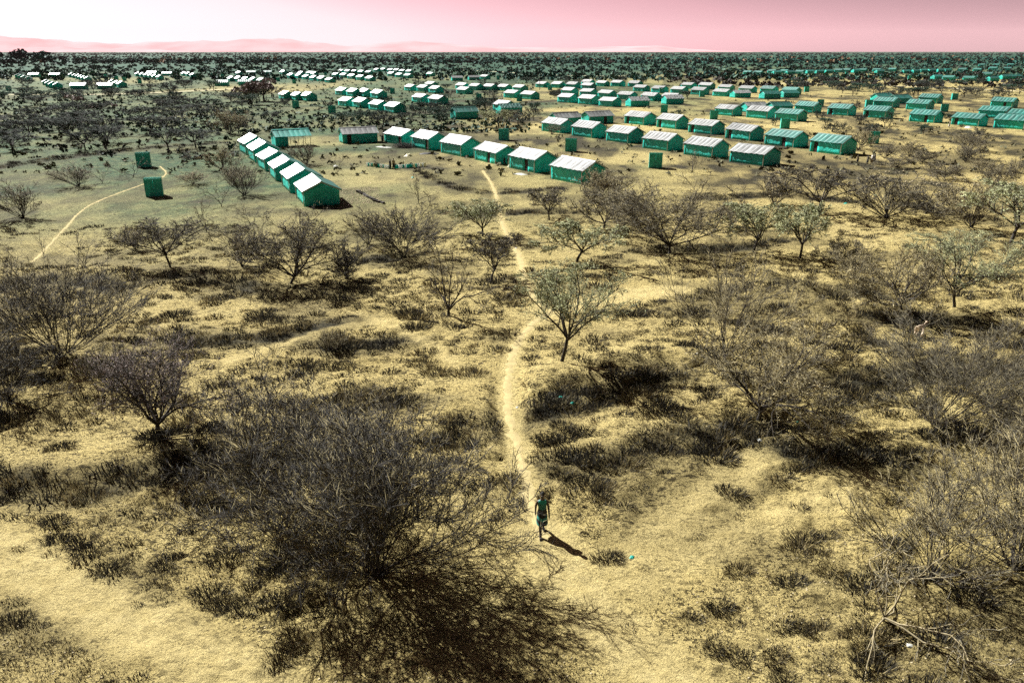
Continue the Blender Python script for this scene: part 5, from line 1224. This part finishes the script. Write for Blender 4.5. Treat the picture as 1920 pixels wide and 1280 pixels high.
# ------------------------------------------------------------------ goats
M_GOAT = mat('cream_fur', (0.62, 0.50, 0.36), .9, .18, 6, .1, .3, 40); M_HORN = mat('horn', (0.10, 0.08, 0.06), .6, .2, 10)
def goat():
    v = []; e = []
    def a(p, r, par=None, r2=None):
        v.append((*p, r, r2 or r))
        if par is not None: e.append((par, len(v) - 1))
        return len(v) - 1
    rump = a((-.32, 0, .62), .125, None, .14); bel = a((-.05, 0, .60), .13, rump, .15); che = a((.22, 0, .60), .125, bel, .17); sho = a((.33, 0, .68), .085, che, .11)
    nk = a((.46, 0, .80), .06, sho, .075); hd = a((.55, 0, .90), .055, nk, .062); a((.67, 0, .83), .036, a((.62, 0, .865), .042, hd))
    for s in (-1, 1): a((.53, s * .13, .89), .014, a((.54, s * .055, .92), .022, hd))
    a((-.47, 0, .70), .014, a((-.43, 0, .70), .024, rump))
    for s in (-1, 1):
        hip = a((-.33, s * .075, .52), .078, rump); kn = a((-.26, s * .085, .38), .052, hip); hk = a((-.37, s * .08, .22), .028, kn); ft = a((-.345, s * .08, .06), .021, hk); a((-.32, s * .08, .012), .024, ft)
        el = a((.24, s * .075, .44), .055, che); wr = a((.25, s * .075, .24), .030, el); f2 = a((.245, s * .075, .06), .020, wr); a((.265, s * .075, .012), .023, f2)
    return v, e
GOAT = skin_mesh('goat', *goat(), M_GOAT, 1)
HORN = MB()
for s in (-1, 1): HORN.tube((.54, s * .025, .945), (.49, s * .04, 1.04), .014, .009, 6).tube((.49, s * .04, 1.04), (.42, s * .06, 1.06), .009, .003, 6)
HORN = HORN.mesh('horns', M_HORN)
for (u, v, rz, sc, lab) in ((1722, 632, 28, 1.0, 'larger cream goat facing into the thorn bush at the right'), (1727, 640, 62, .66, 'small cream kid goat just below the larger goat')):
    x, y = G(u, v); o = obj('goat', GOAT, None, (x, y, H(x, y)), math.radians(rz)); o.scale = (sc,) * 3; tag(o, lab, 'goat'); obj('horns', HORN, o)

# ------------------------------------------------------------------ water cans and other belongings
def can_mesh(m_):
    mb = MB(); w, d = .14, .10; ring = []
    for (z, k_) in ((0, .92), (.03, 1), (.30, 1), (.36, .78), (.375, .7)):
        ring.append([(w * k_ * cx, d * k_ * cy, z) for cx, cy in ((-1, -.75), (-.8, -1), (.8, -1), (1, -.75), (1, .75), (.8, 1), (-.8, 1), (-1, .75))])
    vs = [p for r_ in ring for p in r_]; fs = [tuple(range(8))[::-1], tuple(range(32, 40))]
    for j in range(4): fs += [(j * 8 + i, j * 8 + (i + 1) % 8, j * 8 + 8 + (i + 1) % 8, j * 8 + 8 + i) for i in range(8)]
    return mb.add(vs, fs).mesh('jerrycan', m_)
CAN = [can_mesh(M_WHITE), can_mesh(M_TEALP), can_mesh(M_CREAM)]
CAP = MB().tube((.085, 0, .36), (.085, 0, .425), .03, .03, 8).mesh('cap', M_DARK)
HAND = MB().box(-.09, .03, -.014, .014, .40, .425).box(-.09, -.065, -.014, .014, .36, .40).box(.005, .03, -.014, .014, .36, .40).mesh('handle', M_WHITE)
cn = ['white', 'teal', 'cream']
line = [G(u, v) for u, v in ((689, 311.5), (704, 313), (728, 316.5), (745, 316), (772, 314.5), (797, 313))]
spots = resample(line, .31)
for i, (x, y) in enumerate(spots):
    k_ = RS.choice((0, 0, 1, 1, 2)) if not (len(spots) * .3 < i < len(spots) * .8) else RS.choice((1, 1, 0, 0, 2))
    o = obj('jerrycan', CAN[k_], None, (x, y + RS.uniform(-.12, .12), H(x, y)), RS.uniform(-.5, .5) + 1.4); o.scale = (1.35, 1.35, 1.35)
    tag(o, cn[k_] + ' plastic jerrycan in the long line on the clearing', 'jerrycan', cn[k_] + ' jerrycans in the line'); obj('cap', CAP, o); obj('handle', HAND, o)

def rag(name, u, v, w, d, hh, m_, label, cat_, seed):
    """crumpled cloth or heap lying on the ground"""
    r = random.Random(seed); n = 8; V = []; F = []
    for j in range(n + 1):
        for i in range(n + 1):
            a = (i / n - .5) * 2; b = (j / n - .5) * 2; k_ = max(0, 1 - a * a) * max(0, 1 - b * b)
            V.append((a * w / 2 * (1 + r.uniform(-.12, .12)), b * d / 2 * (1 + r.uniform(-.12, .12)), (.02 + hh * k_ * r.uniform(.6, 1.2)) if 0 < i < n and 0 < j < n else .012))
    for j in range(n):
        for i in range(n): q = j * (n + 1) + i; F.append((q, q + 1, q + n + 2, q + n + 1))
    x, y = G(u, v); o = obj(name, mesh_np(name, V, F, m_, True), None, (x, y, H(x, y)), r.uniform(0, 3)); return tag(o, label, cat_)
rag('cloth', 719, 276, 3.2, 1.3, .12, M_WHITE, 'white cloths spread on the ground between the grey-roofed shelter and the white row', 'cloth', 1)
rag('cloth', 765, 293, 1.5, 1.2, .45, M_CREAM, 'pale bundled heap on the clearing before the white-roofed row', 'bundle', 2)
rag('cloth', 976, 327, 2.0, 1.2, .15, M_WHITE, 'white rags lying before the fifth white-roofed shelter', 'cloth', 3)
rag('cloth', 956, 313.5, .7, .6, .5, M_CREAM, 'pale sack beside the two dark-clothed people', 'sack', 4)
rag('cloth', 805, 289, 3.4, 1.2, .3, M_DARK, 'dark mat heap by the second white-roofed shelter', 'mat', 5)
rag('cloth', 1815, 240, 2.0, 1.0, .4, M_WHITE, 'white washing lying by the long row at the right', 'cloth', 6)
for (u, v, s_, m_, lab) in ((1185, 1042, .16, M_TEALP, 'teal plastic scrap right of the walking person'), (1073, 765, .18, M_TEALP, 'teal plastic scrap on the earth bank, right one'), (1051, 756, .22, M_TEALP, 'teal plastic scrap on the earth bank, left one'),
                            (1494, 799, .14, M_TEALP, 'small teal scrap near the stout-trunked thorn tree'), (1424, 827, .2, M_WHITE, 'pale plastic scrap below the stout-trunked thorn tree'), (1707, 1208, .16, M_WHITE, 'white scrap under the arching pale-limbed shrub'),
                            (1586, 382, .5, M_TEALP, 'teal plastic scrap on the bank below the camp, right one'), (1642, 366, .3, M_TEALP, 'teal plastic scrap under the leaning thicket'), (774, 333.5, .4, M_TEALP, 'pale teal scrap below the water cans'),
                            (970, 765, .14, M_WHITE, 'white scrap beside the footpath at the earth bank'), (1307, 673, .12, M_WHITE, 'white scrap left of the tall loose bush'), (630, 312, .6, M_WHITE, 'white scrap left on the clearing by the sapling'),
                            (968, 463, .18, M_WHITE, 'white scrap on the footpath above the bend'), (1172, 420, .25, M_WHITE, 'white scrap left of the broad grey thorn tree')):
    rag('plastic_scrap', u, v, s_ * 1.2, s_ * .9, s_ * .3, m_, lab, 'litter', int(u))

# heap of cut thorn branches by the second shelter
rg = np.random.default_rng(12); n = 420; c = rg.normal(0, 1, (n, 3)) * [1.1, .55, .28] + [0, 0, .35]; c[:, 2] = np.abs(c[:, 2]); d = unit(rg.normal(0, 1, (n, 3)) * [1.4, 1, .35]) * rg.uniform(.25, .7, (n, 1))
V, F = prisms(c - d, c + d, np.full(n, .022), np.full(n, .012)); V[:, 2] = np.abs(V[:, 2]); x, y = G(760, 277)
tag(obj('brush_pile', mesh_np('brush_pile', V, F, M_TWIGD), None, (x, y, H(x, y)), .2), 'dark heap of cut thorn branches in front of the first white-roofed shelters', 'brush pile')

# poles
for (u, v, top, lab) in ((1234.5, 155, 139.5, 'tall dark utility pole rising above the central cluster'), (1012, 169, 143, 'slim pole at the left of the central cluster'), (1173, 146, 138, 'slim pole behind the central cluster')):
    x, y, W, Hh = size_px(u, v, top, 4); t = thing('utility_pole', lab, 'pole', (x, y, 0)); obj('pole', MB().tube((0, 0, 0), (0, 0, Hh), .16, .11, 8).mesh('pole', M_BARK), t)
    obj('cross_arm', MB().box(-.9, .9, -.06, .06, Hh - .55, Hh - .4).mesh('cross_arm', M_BARK), t)
    mb = MB()
    for k_ in (-.75, 0, .75): mb.tube((k_, 0, Hh - .4), (k_, 0, Hh - .15), .05, .03, 6)
    obj('insulators', mb.mesh('insulators', M_WHITE), t)
x, y = G(1041, 179); t = thing('plastic_screen', 'low dark plastic screen left of the third line of the central cluster', 'screen', (x, y, H(x, y)), -.1)
obj('sheet', MB().slab((-2.3, 0, .05), (4.6, 0, 0), (0, 0, 1.5), (0, -1, 0), .03, 10, 3, .05, 2).mesh('sheet', M_DARK), t)
for k_ in (-2.3, -.8, .8, 2.3): obj('post', MB().tube((k_, .06, -.1), (k_, .06, 1.7), .05, .04, 6).mesh('post', M_POST), t)
# row of dark stones edging the plot beside the row of six
for i, (x, y) in enumerate(resample([G(672, 361), G(688, 370), G(704, 379), G(718, 383)], .8)):
    o = obj('edging_stone', MB().box(-.3, .3, -.16, .16, -.05, .22, Matrix.Rotation(RS.uniform(-.2, .2), 4, 'Y')).mesh('edging_stone', M_BARK), None, (x, y, H(x, y)), RS.uniform(-.4, .4) - .8)
    tag(o, 'dark stone in the line edging the stone patch', 'stone', 'stones edging the plot')

# ------------------------------------------------------------------ haze over the plain
hz = bpy.data.objects.new('haze', MB().box(-75000, 75000, -3000, 72000, -40, 1700).mesh('haze', bpy.data.materials.new('haze'))); link(hz); hz['kind'] = 'stuff'; tag(hz, 'thin rose haze over the whole plain', 'haze')
hm = hz.data.materials[0]; hm.use_nodes = True; hn = hm.node_tree; hn.nodes.clear(); ho = hn.nodes.new('ShaderNodeOutputMaterial'); hv = hn.nodes.new('ShaderNodeVolumePrincipled')
hv.inputs['Color'].default_value = (1.0, 0.66, 0.70, 1); hv.inputs['Density'].default_value = 0.8e-5; hn.links.new(hv.outputs[0], ho.inputs['Volume'])
hz.display_type = 'WIRE'
